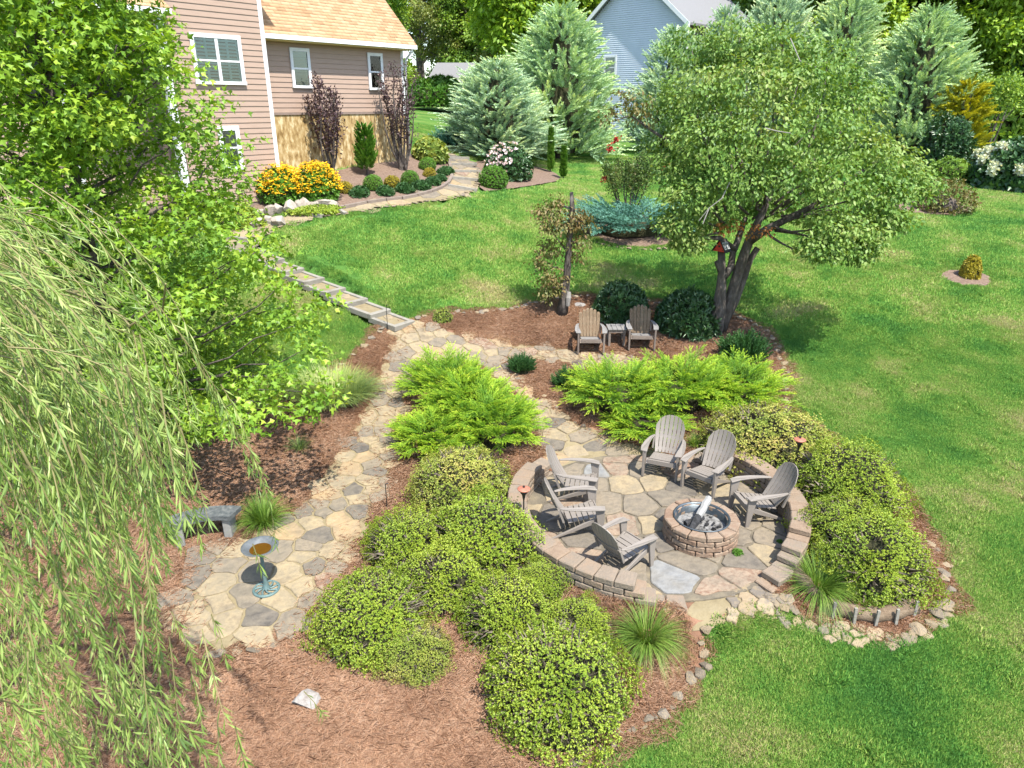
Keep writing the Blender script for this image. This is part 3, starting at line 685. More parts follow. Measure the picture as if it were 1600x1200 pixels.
edging('dark slim stones along the small mulched mugo pine bed beside the path', [(800, 588), (830, 610), (855, 627), (885, 655), (935, 680), (1000, 693)], .13, .17, flat=.9)
edging('loose pale rubble stones at the end of the taller block wall', [(1205, 938), (1222, 950), (1238, 948), (1222, 938)], .17, .13, flat=.8)
edging('narrow pale kerb stones along the lawn side of the house path', [(415, 368), (450, 352), (520, 338), (600, 327), (700, 314), (735, 303), (750, 285), (742, 262)], .20, .24, flat=.45)
edging('curved pale stone rim of the flagstone path below the bird bath', [(500, 960), (485, 978), (440, 1006), (385, 1023), (330, 1025)], .16, .17, jit=.015, flat=.4)
# straw roll with stakes at the front of the raised bed
sr = empty('straw_roll_edging', P(1365, 970))
tag(sr, 'brown straw roll bed edging held by short wooden stakes beside the stone border', 'bed edging')
ln = smooth_poly(poly_px([(1243, 905), (1262, 930), (1295, 955), (1340, 968), (1380, 970), (1428, 955)]), 2, False)
b0 = sr.location
pts = [(q.x - b0.x, q.y - b0.y, h(q.x, q.y) - b0.z + .09) for q in ln]
MB().tube(pts, [.10 + .008 * math.sin(i * 2.1) for i in range(len(pts))], 10).build('straw_roll', M['burlap'], sr, smooth=True)
for px, py in ((1300, 968), (1333, 977), (1367, 981), (1398, 979), (1427, 966)):
    q = P(px, py); MB().box((q.x - b0.x, q.y - b0.y, q.z - b0.z + .1), (.035, .03, .34), Matrix.Rotation(random.uniform(-.06, .06), 3, 'Y')).build('stake', M['timber'], sr)
def single_rock(px, py, s, mesh, mat, label, rz=0, zs=1):
    q = P(px, py); me = mesh.copy(); me.materials.clear(); me.materials.append(mat)
    o = link('rock', me); o.location = q + Vector((0, 0, s * .1)); o.scale = (s, s * .8, s * zs); o.rotation_euler = (.1, .05, rz); tag(o, label, 'rock')
single_rock(480, 1100, .42, hull_rock(71, 16, .62, .15), M['pale_rock'], 'pale pinkish rock lying alone in the pine straw', .4)
single_rock(906, 479, .34, hull_rock(72, 14, .5, .15), M['pale_rock'], 'small pale grey rock beside the thin dying tree', .2)
# boulder wall below the flowers
bw = empty('boulder_wall', P(440, 340)); tag(bw, 'low stacked wall of pale boulders below the yellow flowers', 'boulder wall'); b0 = bw.location
for px, py, w, hh in ((407, 330, 24, 16), (424, 327, 20, 20), (436, 325, 18, 17), (454, 322, 22, 22), (467, 320, 14, 18), (476, 318, 20, 20), (489, 318, 13, 14), (496, 317, 12, 12), (510, 316, 26, 14), (402, 346, 26, 15), (436, 343, 25, 16), (419, 342, 12, 14), (522, 318, 16, 12)):
    q = P(px, py + hh * .5); k = pxm(q); o = link('boulder', boulders[random.randrange(5)], bw)
    o.location = (q.x - b0.x, q.y - b0.y, q.z - b0.z + hh / k * .35); o.scale = (w / k * 1.35, w / k * 1.1, hh / k * 1.75); o.rotation_euler = (0, random.uniform(-.2, .2), random.uniform(0, 6.3))

# ------------------------------------------------------------------ timber steps and house path timbers
un, uw = run.normalized(), wid.normalized()
ts = empty('timber_steps', (L0.x, L0.y, Z0)); tag(ts, 'flight of grey timber-framed garden steps filled with flagstone between two lawns', 'steps')
def beam(parent, a, b, w, hh, mat, name='timber'):
    a, b = Vector(a), Vector(b); d = (b - a); L = d.length; rz = math.atan2(d.y, d.x)
    m = MB().box((0, 0, 0), (L, w, hh)); me = m.mesh(name, mat, bevel=.008)
    o = link(name, me, parent); o.location = (a + b) / 2; o.rotation_euler = (0, -math.asin(max(-1, min(1, d.z / L))), rz); return o
for i in range(NS):
    st_ = empty('step'); st_.parent = ts; st_.rotation_euler = Matrix.Rotation(math.atan(.085 / run.length), 3, un.cross(Vector((0, 0, 1)))).to_euler(); b = run * i; st_.location = (b.x, b.y, i * DZ)
    W, Rn = wid.length, run.length
    a0, a1 = Vector((0, 0, -.065)), wid + Vector((0, 0, -.065))
    beam(st_, a0, a1, .12, .13, M['timber'])
    for e in (uw * .055, wid - uw * .055):
        beam(st_, e + un * .07 + Vector((0, 0, -.072)), e + un * (Rn - .0 + .05) + Vector((0, 0, -.072)), .105, .13, M['timber'])
    c = wid / 2 + un * (Rn / 2 + .03)
    MB().hexa([tuple(uw * (.1) + un * .07 + Vector((0, 0, -.2))), tuple(wid - uw * .1 + un * .07 + Vector((0, 0, -.2))), tuple(wid - uw * .1 + un * (Rn + .02) + Vector((0, 0, -.2))), tuple(uw * .1 + un * (Rn + .02) + Vector((0, 0, -.2))),
        tuple(uw * (.1) + un * .07 + Vector((0, 0, -.045))), tuple(wid - uw * .1 + un * .07 + Vector((0, 0, -.045))), tuple(wid - uw * .1 + un * (Rn + .02) + Vector((0, 0, -.045))), tuple(uw * .1 + un * (Rn + .02) + Vector((0, 0, -.045)))]).build('gravel_fill', M['mortar'], st_)
    q = [uw * .12 + un * .1, wid - uw * .12 + un * .1, wid - uw * .12 + un * (Rn - .02), uw * .12 + un * (Rn - .02)]
    for j, (s, cell) in enumerate(voronoi_cells([(v.x, v.y) for v in q], .30, 40 + i)):
        r_ = slab(cell, .02, .014, 0, 77 + j + i * 20, drape=False)
        if r_:
            cl = [Vector((x + r_[1][0], y + r_[1][1], 0)) for x, y, z in r_[0].v]
            if all(.08 < v.dot(uw) < W - .08 and .05 < (v - uw * v.dot(uw)).dot(un) < Rn for v in cl):
                o = r_[0].build('stone', M['stone'], st_, fix=False); o.location = (r_[1][0], r_[1][1], -.045)
# timbers across and along the path in front of the house
def timber_line(label, pxs, step, w=.12, hh=.14, lift=.04, mat='timber_brown', name='timber_edging'):
    ln = densify(smooth_poly(poly_px(pxs), 1, False), step, 0, False); r = empty(name, P(*pxs[0])); b0 = r.location
    for a, b in zip(ln, ln[1:]):
        d = (b - a).normalized() * .01
        beam(r, Vector((a.x + d.x, a.y + d.y, h(a.x, a.y) + lift)) - b0, Vector((b.x - d.x, b.y - d.y, h(b.x, b.y) + lift)) - b0, w, hh, M[mat])
    tag(r, label, 'timber edging')
timber_line('brown timber edging between the house shrub bed and the flagstone path', [(520, 330), (590, 316), (640, 311), (685, 299), (706, 284), (706, 264), (692, 240)], 1.1)
def riser(pa, pb, label):
    a, b = P(*pa), P(*pb); r = empty('path_riser', a); beam(r, Vector((0, 0, .03)), b - a + Vector((0, 0, .03)), .13, .16, M['timber']); tag(r, label, 'timber', 'timber risers across the house path')
bend = 'one of five close-set timber risers where the house path bends past the boxwood ball'
for pa, pb, lab in (((352, 372), (402, 381), 'grey timber riser across the path just above the timber-framed steps'), ((398, 345), (440, 355), 'grey timber riser across the path below the pale boulders'), ((470, 336), (505, 341), 'short grey timber riser below the creeping plant'), ((528, 330), (540, 337), 'short grey timber riser where the brown timber edging begins'),
        ((700, 292), (745, 300), bend), ((706, 280), (752, 284), bend), ((706, 270), (750, 270), bend), ((703, 259), (744, 259), bend), ((697, 249), (732, 249), bend)):
    riser(pa, pb, lab)

# ------------------------------------------------------------------ tan house
U = Vector((math.sin(math.radians(40)), math.cos(math.radians(40)), 0)); N = Vector((U.y, -U.x, 0))
CA = Vector((-7.31, 23.0, 0)); CB = CA - N * .97
class Wall:
    def __init__(s, o, u, n): s.o, s.u, s.n = o, u, n
    def p(s, a, b, z): return s.o + s.u * a + s.n * b + Vector((0, 0, z))
    def px(s, x, y):
        d = Vector(ray(x, y)); c = Vector((0, 0, HC)); t = (s.o - c).dot(s.n) / d.dot(s.n); q = c + d * t
        return (q - s.o).dot(s.u), q.z
    def box(s, m, a0, a1, b0, b1, z0, z1, dz=(0, 0)):
        return m.hexa([s.p(a0, b0, z0), s.p(a1, b0, z0), s.p(a1, b1, z0), s.p(a0, b1, z0), s.p(a0, b0, z1), s.p(a1, b0, z1), s.p(a1, b1, z1), s.p(a0, b1, z1)])
    def part(s, name, mat, par, *a, **k):
        o = s.box(MB(), *a).build(name, mat, par, **k); return o
    def board(s, par, a0, a1, z, e, mat, off=.0):
        t0, t1 = .026 + off, .006 + off
        q = [s.p(a0, off, z), s.p(a1, off, z), s.p(a1, t0, z), s.p(a0, t0, z), s.p(a0, off, z + e + .02), s.p(a1, off, z + e + .02), s.p(a1, t1, z + e + .02), s.p(a0, t1, z + e + .02)]
        return MB().hexa(q).build('siding_board', mat, par, fix=True)
def window(W_, par, s0, s1, z0, z1, tr=.10, cols=1, kind='blind', mid=.5, off=.03):
    w = empty('window'); w.parent = par
    d0, d1 = off, off + .045
    fr = MB(); W_.box(fr, s0, s1, d0, d1, z1 - tr, z1); W_.box(fr, s0 - .015, s1 + .015, d0, d1 + .02, z0, z0 + tr * .8)
    W_.box(fr, s0, s0 + tr, d0, d1, z0 + tr * .8, z1 - tr); W_.box(fr, s1 - tr, s1, d0, d1, z0 + tr * .8, z1 - tr)
    fr.build('frame', M['white'], w)
    a0, a1, y0, y1 = s0 + tr, s1 - tr, z0 + tr * .8, z1 - tr
    W_.part('backing', M['dark'], w, a0, a1, off - .028, off - .02, y0, y1)
    cw = (a1 - a0) / cols
    for c in range(cols):
        b0, b1 = a0 + cw * c, a0 + cw * (c + 1)
        if c: W_.part('mullion', M['white'], w, b0 - .045, b0 + .045, d0, d1 - .01, y0, y1)
        zm = y0 + (y1 - y0) * mid
        W_.part('sash_rail', M['white'], w, b0, b1, d0 + .012, d1 - .012, zm - .025, zm + .025)
        for q0, q1 in ((y0, zm - .025), (zm + .025, y1)):
            W_.part('pane', M['glass'], w, b0, b1, off + .016, off + .019, q0, q1)
            m = MB()
            if kind == 'shutter':
                e0, e1 = b0 + .05, b1 - .05; mm = (e0 + e1) / 2
                for x0, x1 in ((e0, mm - .03), (mm + .03, e1)):
                    k = 6
                    for i in range(k):
                        zc = q0 + (q1 - q0) * (i + .5) / k; W_.box(m, x0, x1, off - .012, off + .004, zc - .028, zc + .022)
                W_.box(m, mm - .035, mm + .035, off - .014, off + .006, q0, q1); W_.box(m, b0, e0, off - .014, off + .006, q0, q1); W_.box(m, e1, b1, off - .014, off + .006, q0, q1)
                m.build('shutter', M['slat_white'], w)
            else:
                k = 11
                for i in range(k):
                    zc = q0 + (q1 - q0) * (i + .5) / k; W_.box(m, b0, b1, off - .012, off + .004, zc - .016, zc + .014)
                m.build('blind', M['slat_grey'], w)
    return w
WA, WB = Wall(CA, U, N), Wall(CB, U, N)
house = empty('tan_house', (CA.x, CA.y, h(CA.x, CA.y))); tag(house, 'tan lap-sided house with peach shingle roof and yellow stucco foundation', 'house')
house_inv = -house.location
def hpart(fn, *a, **k): return fn(*a, **k)
E = .152
zb = 5.79
hs = empty('house_shift')  # walls are written in world space, so their holder cancels the base offset
bpy.data.objects.remove(hs)
house.location = (0, 0, 0)
aL = -2.9
W0 = WA.part('wall', M['backing'], house, aL, 0, -4.5, 0, 2.4, 10.6)
for i in range(46):
    z = 3.25 + i * E
    if z > 10.4: break
    WA.board(house, aL, -.06, z, E, M['siding'])
WA.part('corner_board', M['white'], house, -.10, .03, -.06, .036, 3.2, 10.6)
RET = Wall(CA, -N, U)      # short side wall where the wing steps back
for i in range(46):
    z = 3.25 + i * E
    if z > 10.4: break
    RET.board(house, .03, 4.5, z, E, M['siding'])
a1 = 6.25
WB.part('wall', M['backing'], house, 0.0, a1, -5, 0, zb - .02, 8.0)
for i in range(15):
    z = zb + i * E
    if z > 7.9: break
    WB.board(house, 0.02, a1 - .08, z, E, M['siding'])
WB.part('foundation', M['foundation'], house, 0.0, a1, -5, .0, 2.6, zb - .02)
WB.part('skirt_board', M['backing'], house, 0.0, a1, .0, .03, zb - .07, zb - .005)
WB.part('corner_board', M['white'], house, a1 - .09, a1 + .03, -.05, .036, zb - .07, 8.0)
WG = Wall(CB + U * a1, -N, U)
for i in range(40):
    z = zb + i * E; half = 2.5 if z < 8 else 2.5 - (z - 8.0)
    if half < .2: break
    WG.board(house, 2.5 - half, 2.5 + half, z, E, M['siding'])
# downspout and gutter
dsp = WB.p(a1 + .06, .09, 0)
e0, ez = WB.p(a1 + .1, .45, 7.9), 7.9
MB().tube([WB.p(a1 + .10, .42, 7.92), WB.p(a1 + .10, .40, 7.80), WB.p(a1 + .08, .10, 7.55), WB.p(a1 + .08, .07, 7.2), WB.p(a1 + .08, .07, 4.2)], .04, 8).build('downspout', M['white'], house, smooth=True)
g0, g1 = -.1, 6.55
WB.part('gutter', M['gutter'], house, g0, g1, .40, .52, 7.90, 8.03)
WB.part('soffit', M['soffit'], house, g0, g1 - .15, .0, .40, 7.86, 7.90)
# roof slopes with individual shingles
def shingle_roof(par, O, u, back, pitch, width, depth, mat, row=.15, tab=.33, name='shingles'):
    up = (back * 1.0 + Vector((0, 0, pitch))).normalized(); nn = u.cross(up).normalized()
    if nn.z < 0: nn = -nn
    V_, F_, R_ = [], [], []
    rows = int(depth / row); k = 0
    for r in range(rows):
        sh = (r % 2) * tab / 2; x = -sh
        while x < width:
            x0, x1 = max(0, x + .004), min(width, x + tab - .004)
            if x1 > x0 + .02:
                a = O + u * x0 + up * (r * row); b = O + u * x1 + up * (r * row)
                t = .014 + .006 * random.random()
                q = [a + nn * .004, b + nn * .004, a + nn * t, b + nn * t, a + up * (row + .03) + nn * .006, b + up * (row + .03) + nn * .006]
                n0 = len(V_); V_ += [tuple(v) for v in q]
                F_ += [(n0, n0 + 1, n0 + 3), (n0, n0 + 3, n0 + 2), (n0 + 2, n0 + 3, n0 + 5), (n0 + 2, n0 + 5, n0 + 4)]; R_ += [random.random()] * 4
            x += tab
    me = tri_mesh(name, V_, F_, R_, mat); o = link(name, me, par); o['kind'] = 'stuff'
    return o
M['shingle'] = leafmat('peach_shingle', [(.29, .17, .095), (.40, .25, .14), (.46, .305, .185), (.36, .215, .12)], trans=0.0, rough=.9, spec=.1, wscale=3, wamt=.25)
sc_ = WB.p(g0, .50, 8.035)
rf = MB(); A, B_ = WB.p(g0, .50, 8.02), WB.p(g1, .50, 8.02); up3 = (-N + Vector((0, 0, .99)))
rf.hexa([A + Vector((0, 0, -.08)), B_ + Vector((0, 0, -.08)), B_ + up3 * 3.4 + Vector((0, 0, -.08)), A + up3 * 3.4 + Vector((0, 0, -.08)), A, B_, B_ + up3 * 3.4, A + up3 * 3.4])
roof = rf.build('roof', M['soffit'], house)
shingle_roof(roof, WB.p(g0, .50, 8.025), U, -N, .99, g1 - g0, 4.75, M['shingle'])
MB().hexa([A + up3 * 3.4 + Vector((0, 0, -.08)), B_ + up3 * 3.4 + Vector((0, 0, -.08)), B_ - N * 6.8 + Vector((0, 0, -.08)), A - N * 6.8 + Vector((0, 0, -.08)), A + up3 * 3.4, B_ + up3 * 3.4, B_ - N * 6.8, A - N * 6.8]).build('roof', M['shingle'], house)
# upper roof of the tall block, unseen above the frame, added for its shadows
MB().hexa([WA.p(aL - 2.5, .5, 10.5), WA.p(.5, .5, 10.5), WA.p(.5, -5, 10.5), WA.p(aL - 2.5, -5, 10.5), WA.p(aL - 2.5, -1.5, 13), WA.p(.5, -1.5, 13), WA.p(.5, -3, 13), WA.p(aL - 2.5, -3, 13)]).build('roof', M['shingle'], house)
# windows by pixel
def winpx(Wl, x0, y0, x1, y1, **k):
    s0, zt = Wl.px(x0, y0); s1, zb_ = Wl.px(x1, y1); return window(Wl, house, s0, s1, zb_, zt, **k)
winpx(WB, 450, 74, 487, 138, mid=.5); winpx(WB, 572, 82, 599, 141, mid=.5)
winpx(WA, 293, 50, 383, 133, tr=.11, cols=2, kind='shutter', mid=.48); winpx(WA, 337, 197, 380, 264, tr=.13, mid=.52)
# porch recess at the end of the tall block
PO = Wall(CA - N * 1.6, U, N)
PO.part('porch_wall', M['backing'], house, aL - 5, aL, -3, 0, 2.4, 8.6)
for i in range(34): PO.board(house, aL - 5, aL, 3.25 + i * E, E, M['siding'])
PO.part('porch_door', M['dark'], house, aL - 3.2, aL - .5, .03, .06, 5.0, 7.6)
sp, zp = WA.px(262, 20)
WA.part('porch_gutter', M['gutter'], house, aL - 3.2, aL + .02, .36, .48, zp - .08, zp + .05)
WA.part('porch_soffit', M['soffit'], house, aL - 3.2, aL, -1.6, .36, zp - .10, zp - .08)
rp_ = MB(); A2, B2 = WA.p(aL - 3.2, .46, zp + .05), WA.p(aL + .02, .46, zp + .05); u2 = (-N + Vector((0, 0, .6)))
rp_.hexa([A2 + Vector((0, 0, -.06)), B2 + Vector((0, 0, -.06)), B2 + u2 * 2.0 + Vector((0, 0, -.06)), A2 + u2 * 2.0 + Vector((0, 0, -.06)), A2, B2, B2 + u2 * 2, A2 + u2 * 2])
pr_ = rp_.build('porch_roof', M['soffit'], house)
shingle_roof(pr_, A2 + Vector((0, 0, .006)), U, -N, .6, 3.2, 2.3, M['shingle'])
for sa in (aL - .25, aL - 2.9): WA.part('porch_post', M['white'], house, sa - .09, sa + .09, .1, .28, 3.0, zp - .1)

# ------------------------------------------------------------------ blue-grey neighbour house
az = math.radians(-47.7); Ub = Vector((-math.sin(az) * 1, -math.cos(az), 0)); Nb = Vector((Ub.y, -Ub.x, 0))
if Nb.y > 0: Nb = -Nb
Db = 47.0
cB = atY(985, 225, Db); zg = cB.z
nh = empty('blue_house'); tag(nh, 'pale blue-grey vinyl sided gabled house behind the cedars', 'house')
WN = Wall(Vector((cB.x, cB.y, 0)), Ub, Nb)
sl_, _ = WN.px(912, 120); sr_, _ = WN.px(1069, 120); _, ze = WN.px(1066, 36); spk, zpk = WN.px(975, -12)
print('blue', sl_, sr_, ze, spk, zpk, zg)
mid_ = (sl_ + sr_) / 2; zpk = ze + (sr_ - sl_) / 2 * .82
WN.part('wall', M['backing'], nh, sl_, sr_, -9, -.01, zg - .5, ze)
m = MB(); m.add([WN.p(sl_, -.01, ze), WN.p(sr_, -.01, ze), WN.p(mid_, -.01, zpk), WN.p(sl_, -9, ze), WN.p(sr_, -9, ze), WN.p(mid_, -9, zpk)], [(0, 1, 2), (3, 5, 4), (0, 2, 5, 3), (1, 4, 5, 2)]); m.build('gable', M['backing'], nh)
m = MB(); eb = .115; z = zg + .1
while z < zpk - .1:
    a, b = (sl_, sr_) if z < ze else (sl_ + (z - ze) / .82, sr_ - (z - ze) / .82)
    if b - a < .3: break
    m.hexa([WN.p(a, -.01, z), WN.p(b, -.01, z), WN.p(b, .05, z), WN.p(a, .05, z), WN.p(a, -.01, z + eb + .01), WN.p(b, -.01, z + eb + .01), WN.p(b, .004, z + eb + .01), WN.p(a, .004, z + eb + .01)]); z += eb
o = m.build('siding', M['blue'], nh); o['kind'] = 'stuff'
for s0, s1 in ((sl_ - .05, sl_ + .1), (sr_ - .1, sr_ + .05)): WN.part('corner_board', M['white'], nh, s0, s1, -.03, .05, zg, ze)
for sg in (-1, 1):
    e = mid_ + sg * ((sr_ - sl_) / 2 + .35); dz_ = zpk + .12; ez_ = dz_ - ((sr_ - sl_) / 2 + .35) * .82
    m = MB(); m.hexa([WN.p(e, .45, ez_), WN.p(mid_, .45, dz_), WN.p(mid_, -9.4, dz_), WN.p(e, -9.4, ez_), WN.p(e, .45, ez_ + .14), WN.p(mid_, .45, dz_ + .14), WN.p(mid_, -9.4, dz_ + .14), WN.p(e, -9.4, ez_ + .14)]); m.build('roof', M['grey_roof'], nh)
    m = MB(); m.hexa([WN.p(e, .45, ez_ - .16), WN.p(mid_, .45, dz_ - .16), WN.p(mid_, .50, dz_ - .16), WN.p(e, .50, ez_ - .16), WN.p(e, .45, ez_ + .12), WN.p(mid_, .45, dz_ + .12), WN.p(mid_, .50, dz_ + .12), WN.p(e, .50, ez_ + .12)]); m.build('rake_board', M['white'], nh)
_h = house; house = nh
winpx(WN, 945, 87, 963, 124, tr=.12, mid=.5, off=.04); winpx(WN, 991, 170, 1013, 196, tr=.14, mid=.5, off=.04)
house = _h
WN.part('basement_panel', M['concrete'], nh, *sorted((WN.px(947, 205)[0], WN.px(957, 205)[0])), .04, .12, zg - .3, zg + 1.2)
# far low house behind the lawn
fh = empty('grey_roof_house'); tag(fh, 'distant low house with dark grey roof beyond the far lawn', 'house')
a, b = atY(668, 133, 74), atY(748, 133, 74); top = atY(700, 97, 77)
MB().hexa([(a.x, a.y, a.z - 3), (b.x, b.y, a.z - 3), (b.x, b.y + 8, a.z - 3), (a.x, a.y + 8, a.z - 3), (a.x, a.y, a.z), (b.x, b.y, a.z), (b.x, b.y + 8, a.z), (a.x, a.y + 8, a.z)]).build('wall', M['white'], fh)
MB().hexa([(a.x - .4, a.y - .4, a.z - .1), (b.x + .4, b.y - .4, a.z - .1), (b.x + .4, b.y + 8, a.z - .1), (a.x - .4, a.y + 8, a.z - .1), (a.x + .6, a.y + 4, top.z), (b.x - .6, b.y + 4, top.z), (b.x - .6, b.y + 4.2, top.z), (a.x + .6, a.y + 4.2, top.z)]).build('roof', M['grey_roof'], fh)
# ------------------------------------------------------------------ foliage engine
def unit(a): return a / np.maximum(1e-6, np.linalg.norm(a, axis=-1, keepdims=True))
def rdirs(n, r): return unit(r.normal(size=(n, 3)))
def leaves(Cn, D, Nn, L, Wd, kind='rhomb', fold=.12, rnd=None, r=rng):
    n = len(Cn); D = unit(D); S = unit(np.cross(D, Nn)); Nn = np.cross(S, D)
    L = np.broadcast_to(np.asarray(L, float), (n,))[:, None]; Wd = np.broadcast_to(np.asarray(Wd, float), (n,))[:, None]
    if rnd is None: rnd = r.random(n)
    if kind == 'rhomb':
        m = Cn + D * L * .45
        V_ = np.stack([Cn, m + S * Wd * .5 + Nn * L * fold, Cn + D * L, m - S * Wd * .5 + Nn * L * fold], 1)
        b = np.arange(n)[:, None] * 4; F_ = np.stack([b + [0, 1, 2], b + [0, 2, 3]], 1)
        return V_.reshape(-1, 3), F_.reshape(-1, 3), np.repeat(rnd, 2)
    V_ = np.stack([Cn, Cn + D * L * .38 + S * Wd * .55, Cn + D * L * .5 + S * Wd * .18, Cn + D * L - Nn * L * .12, Cn + D * L * .5 - S * Wd * .18, Cn + D * L * .38 - S * Wd * .55], 1)
    V_[:, [1, 5]] += (Nn * L * fold)[:, None, :]
    b = np.arange(n)[:, None] * 6; F_ = np.stack([b + [0, 1, 2], b + [0, 2, 3], b + [0, 3, 4], b + [0, 4, 5]], 1)
    return V_.reshape(-1, 3), F_.reshape(-1, 3), np.repeat(rnd, 4)
def merge(parts):
    V_, F_, R_ = [], [], []; k = 0
    for v, f, q in parts: V_.append(v); F_.append(f + k); R_.append(q); k += len(v)
    return np.concatenate(V_), np.concatenate(F_), np.concatenate(R_)
def lump(D, r, amp, freq, k=5):
    s = 0
    for _ in range(k): s = s + np.sin(D @ (r.normal(size=3) * freq) + r.uniform(0, 6.3))
    return 1 + amp * s / k
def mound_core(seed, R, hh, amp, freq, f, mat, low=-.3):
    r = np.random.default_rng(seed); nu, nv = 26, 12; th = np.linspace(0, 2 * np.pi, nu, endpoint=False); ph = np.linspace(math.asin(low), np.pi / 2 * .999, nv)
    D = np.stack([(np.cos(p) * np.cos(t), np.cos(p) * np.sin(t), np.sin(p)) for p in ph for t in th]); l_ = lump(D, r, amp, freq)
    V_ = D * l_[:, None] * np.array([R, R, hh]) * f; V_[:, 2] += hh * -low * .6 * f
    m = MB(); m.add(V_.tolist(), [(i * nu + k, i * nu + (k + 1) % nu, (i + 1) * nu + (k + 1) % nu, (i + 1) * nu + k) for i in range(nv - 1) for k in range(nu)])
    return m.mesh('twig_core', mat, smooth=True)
def mound_leaves(seed, R, hh, n, leaf, mat, amp=.13, freq=3.0, per=6, asp=.5, low=-.3, name='foliage', clump=.10, bare=0):
    r = np.random.default_rng(seed); r2 = np.random.default_rng(seed + 999)
    D = rdirs(int(n * 1.6), r2); D = D[D[:, 2] > low][:n]; l_ = lump(D, r, amp, freq)
    hi = lump(D, r2, clump, 14, 6); dep = 1 - .24 * r2.random(len(D)) ** 1.6
    Nn = unit(D / np.array([R, R, hh])); Pn = D * (l_ * hi * dep)[:, None] * np.array([R, R, hh]); Pn[:, 2] += hh * -low * .6
    Pn[:, 2] = np.maximum(Pn[:, 2], .01)
    if bare:      # thin patches where twigs show, and stray shoots past the clipped outline
        msk = lump(D, r2, 1.0, 6.5, 4) - 1; keep_ = (msk > -.74 + .25 * r2.random(len(D))); Pn, Nn, D = Pn[keep_], Nn[keep_], D[keep_]
        st = r2.random(len(Pn)) < .05; Pn[st] += Nn[st] * (R * r2.uniform(.03, .13, (st.sum(), 1)))
    k = len(Pn); Pn = np.repeat(Pn, per, 0); Nr = np.repeat(Nn, per, 0)
    T = unit(np.cross(Nr, rdirs(k * per, r2))); Dl = T + Nr * r2.uniform(.2, 1.1, (k * per, 1)) + np.array([0, 0, .25])
    tone = np.clip(np.repeat(r2.random(k), per) * .6 + r2.random(k * per) * .4, 0, 1)
    return tri_mesh(name, *leaves(Pn, Dl, Nr + .5 * rdirs(k * per, r2), leaf * r2.uniform(.7, 1.25, k * per), leaf * asp, rnd=tone, r=r2), mat)
def plumes(O, D, Ln, nodes, leafL, leafW, r, arch=-.25, k=4, ang=.62, tone=None):
    n = len(O); D = unit(D); s = np.linspace(.08, 1, nodes)[None, :, None]
    up = np.array([0, 0, 1.0]); Pn = O[:, None] + D[:, None] * Ln[:, None, None] * s + up * (arch * Ln[:, None, None] * s ** 2)
    Dt = unit(D[:, None] + up * (2 * arch * s)); S = unit(np.cross(Dt, up + .01)); U2 = np.cross(S, Dt)
    out = []
    tone = r.random(n) if tone is None else tone
    for j in range(k):
        f = (j * 2 * np.pi / k) + r.normal(0, .35, (n, nodes, 1)); a = ang * (1.1 - .45 * s) * r.uniform(.8, 1.2, (n, nodes, 1))
        Dl = Dt * np.cos(a) + (S * np.cos(f) + U2 * np.sin(f) * .7) * np.sin(a)
        L = leafL * (1.15 - .72 * s[..., 0]) * Ln[:, None] / Ln.mean() * r.uniform(.75, 1.25, (n, nodes))
        t = np.clip(.5 * tone[:, None] + .4 * s[..., 0] + .1 * r.random((n, nodes)), 0, 1)
        out.append(leaves(Pn.reshape(-1, 3), Dl.reshape(-1, 3), rdirs(n * nodes, r), L.ravel(), leafW, rnd=t.ravel(), r=r, fold=.05))
    return merge(out)
def crown_leaves(lobes, n, L, Wd, r, kind='rhomb', droop=.5, shell=.55, flat=0.0):
    """lobes: (x, y, z, rx, ry, rz, weight)"""
    out = []
    for (x, y, z, rx, ry, rz, w) in lobes:
        k = int(n * w); D = rdirs(k, r); rad = shell + (1 - shell) * r.random(k) ** .5; rad *= lump(D, r, .28, 4.0)
        # twigs: gather leaves into small sprays
        g = max(1, k // 9); sp = D[:g] * (rad[:g, None]); idx = r.integers(0, g, k)
        Pn = sp[idx] * np.array([rx, ry, rz]) + r.normal(0, 1, (k, 3)) * L * np.array([1.1, 1.1, .6]) + np.array([x, y, z])
        out_dir = unit(sp[idx] * np.array([1, 1, .4])); Dl = out_dir * .7 + rdirs(k, r) * .9 + np.array([0, 0, -droop])
        Nn = np.array([0, 0, 1.0]) + rdirs(k, r) * .75 + out_dir * .3
        tone = np.clip(r.random(g)[idx] * .55 + r.random(k) * .45, 0, 1)
        out.append(leaves(Pn, Dl, Nn, L * r.uniform(.7, 1.25, k), Wd * r.uniform(.8, 1.2, k), kind, rnd=tone, r=r))
    return merge(out)
def limb(m, a, b, r0, r1, r, bend=.12, n=6, seg=6):
    a, b = Vector(a), Vector(b); L = (b - a).length; o1 = Vector(r.normal(size=3)) * L * bend
    ps = [a.lerp(b, t) + o1 * math.sin(math.pi * t) + Vector(r.normal(size=3)) * L * .012 for t in np.linspace(0, 1, seg)]
    m.tube(ps, [r0 + (r1 - r0) * t for t in np.linspace(0, 1, seg)], n); return ps

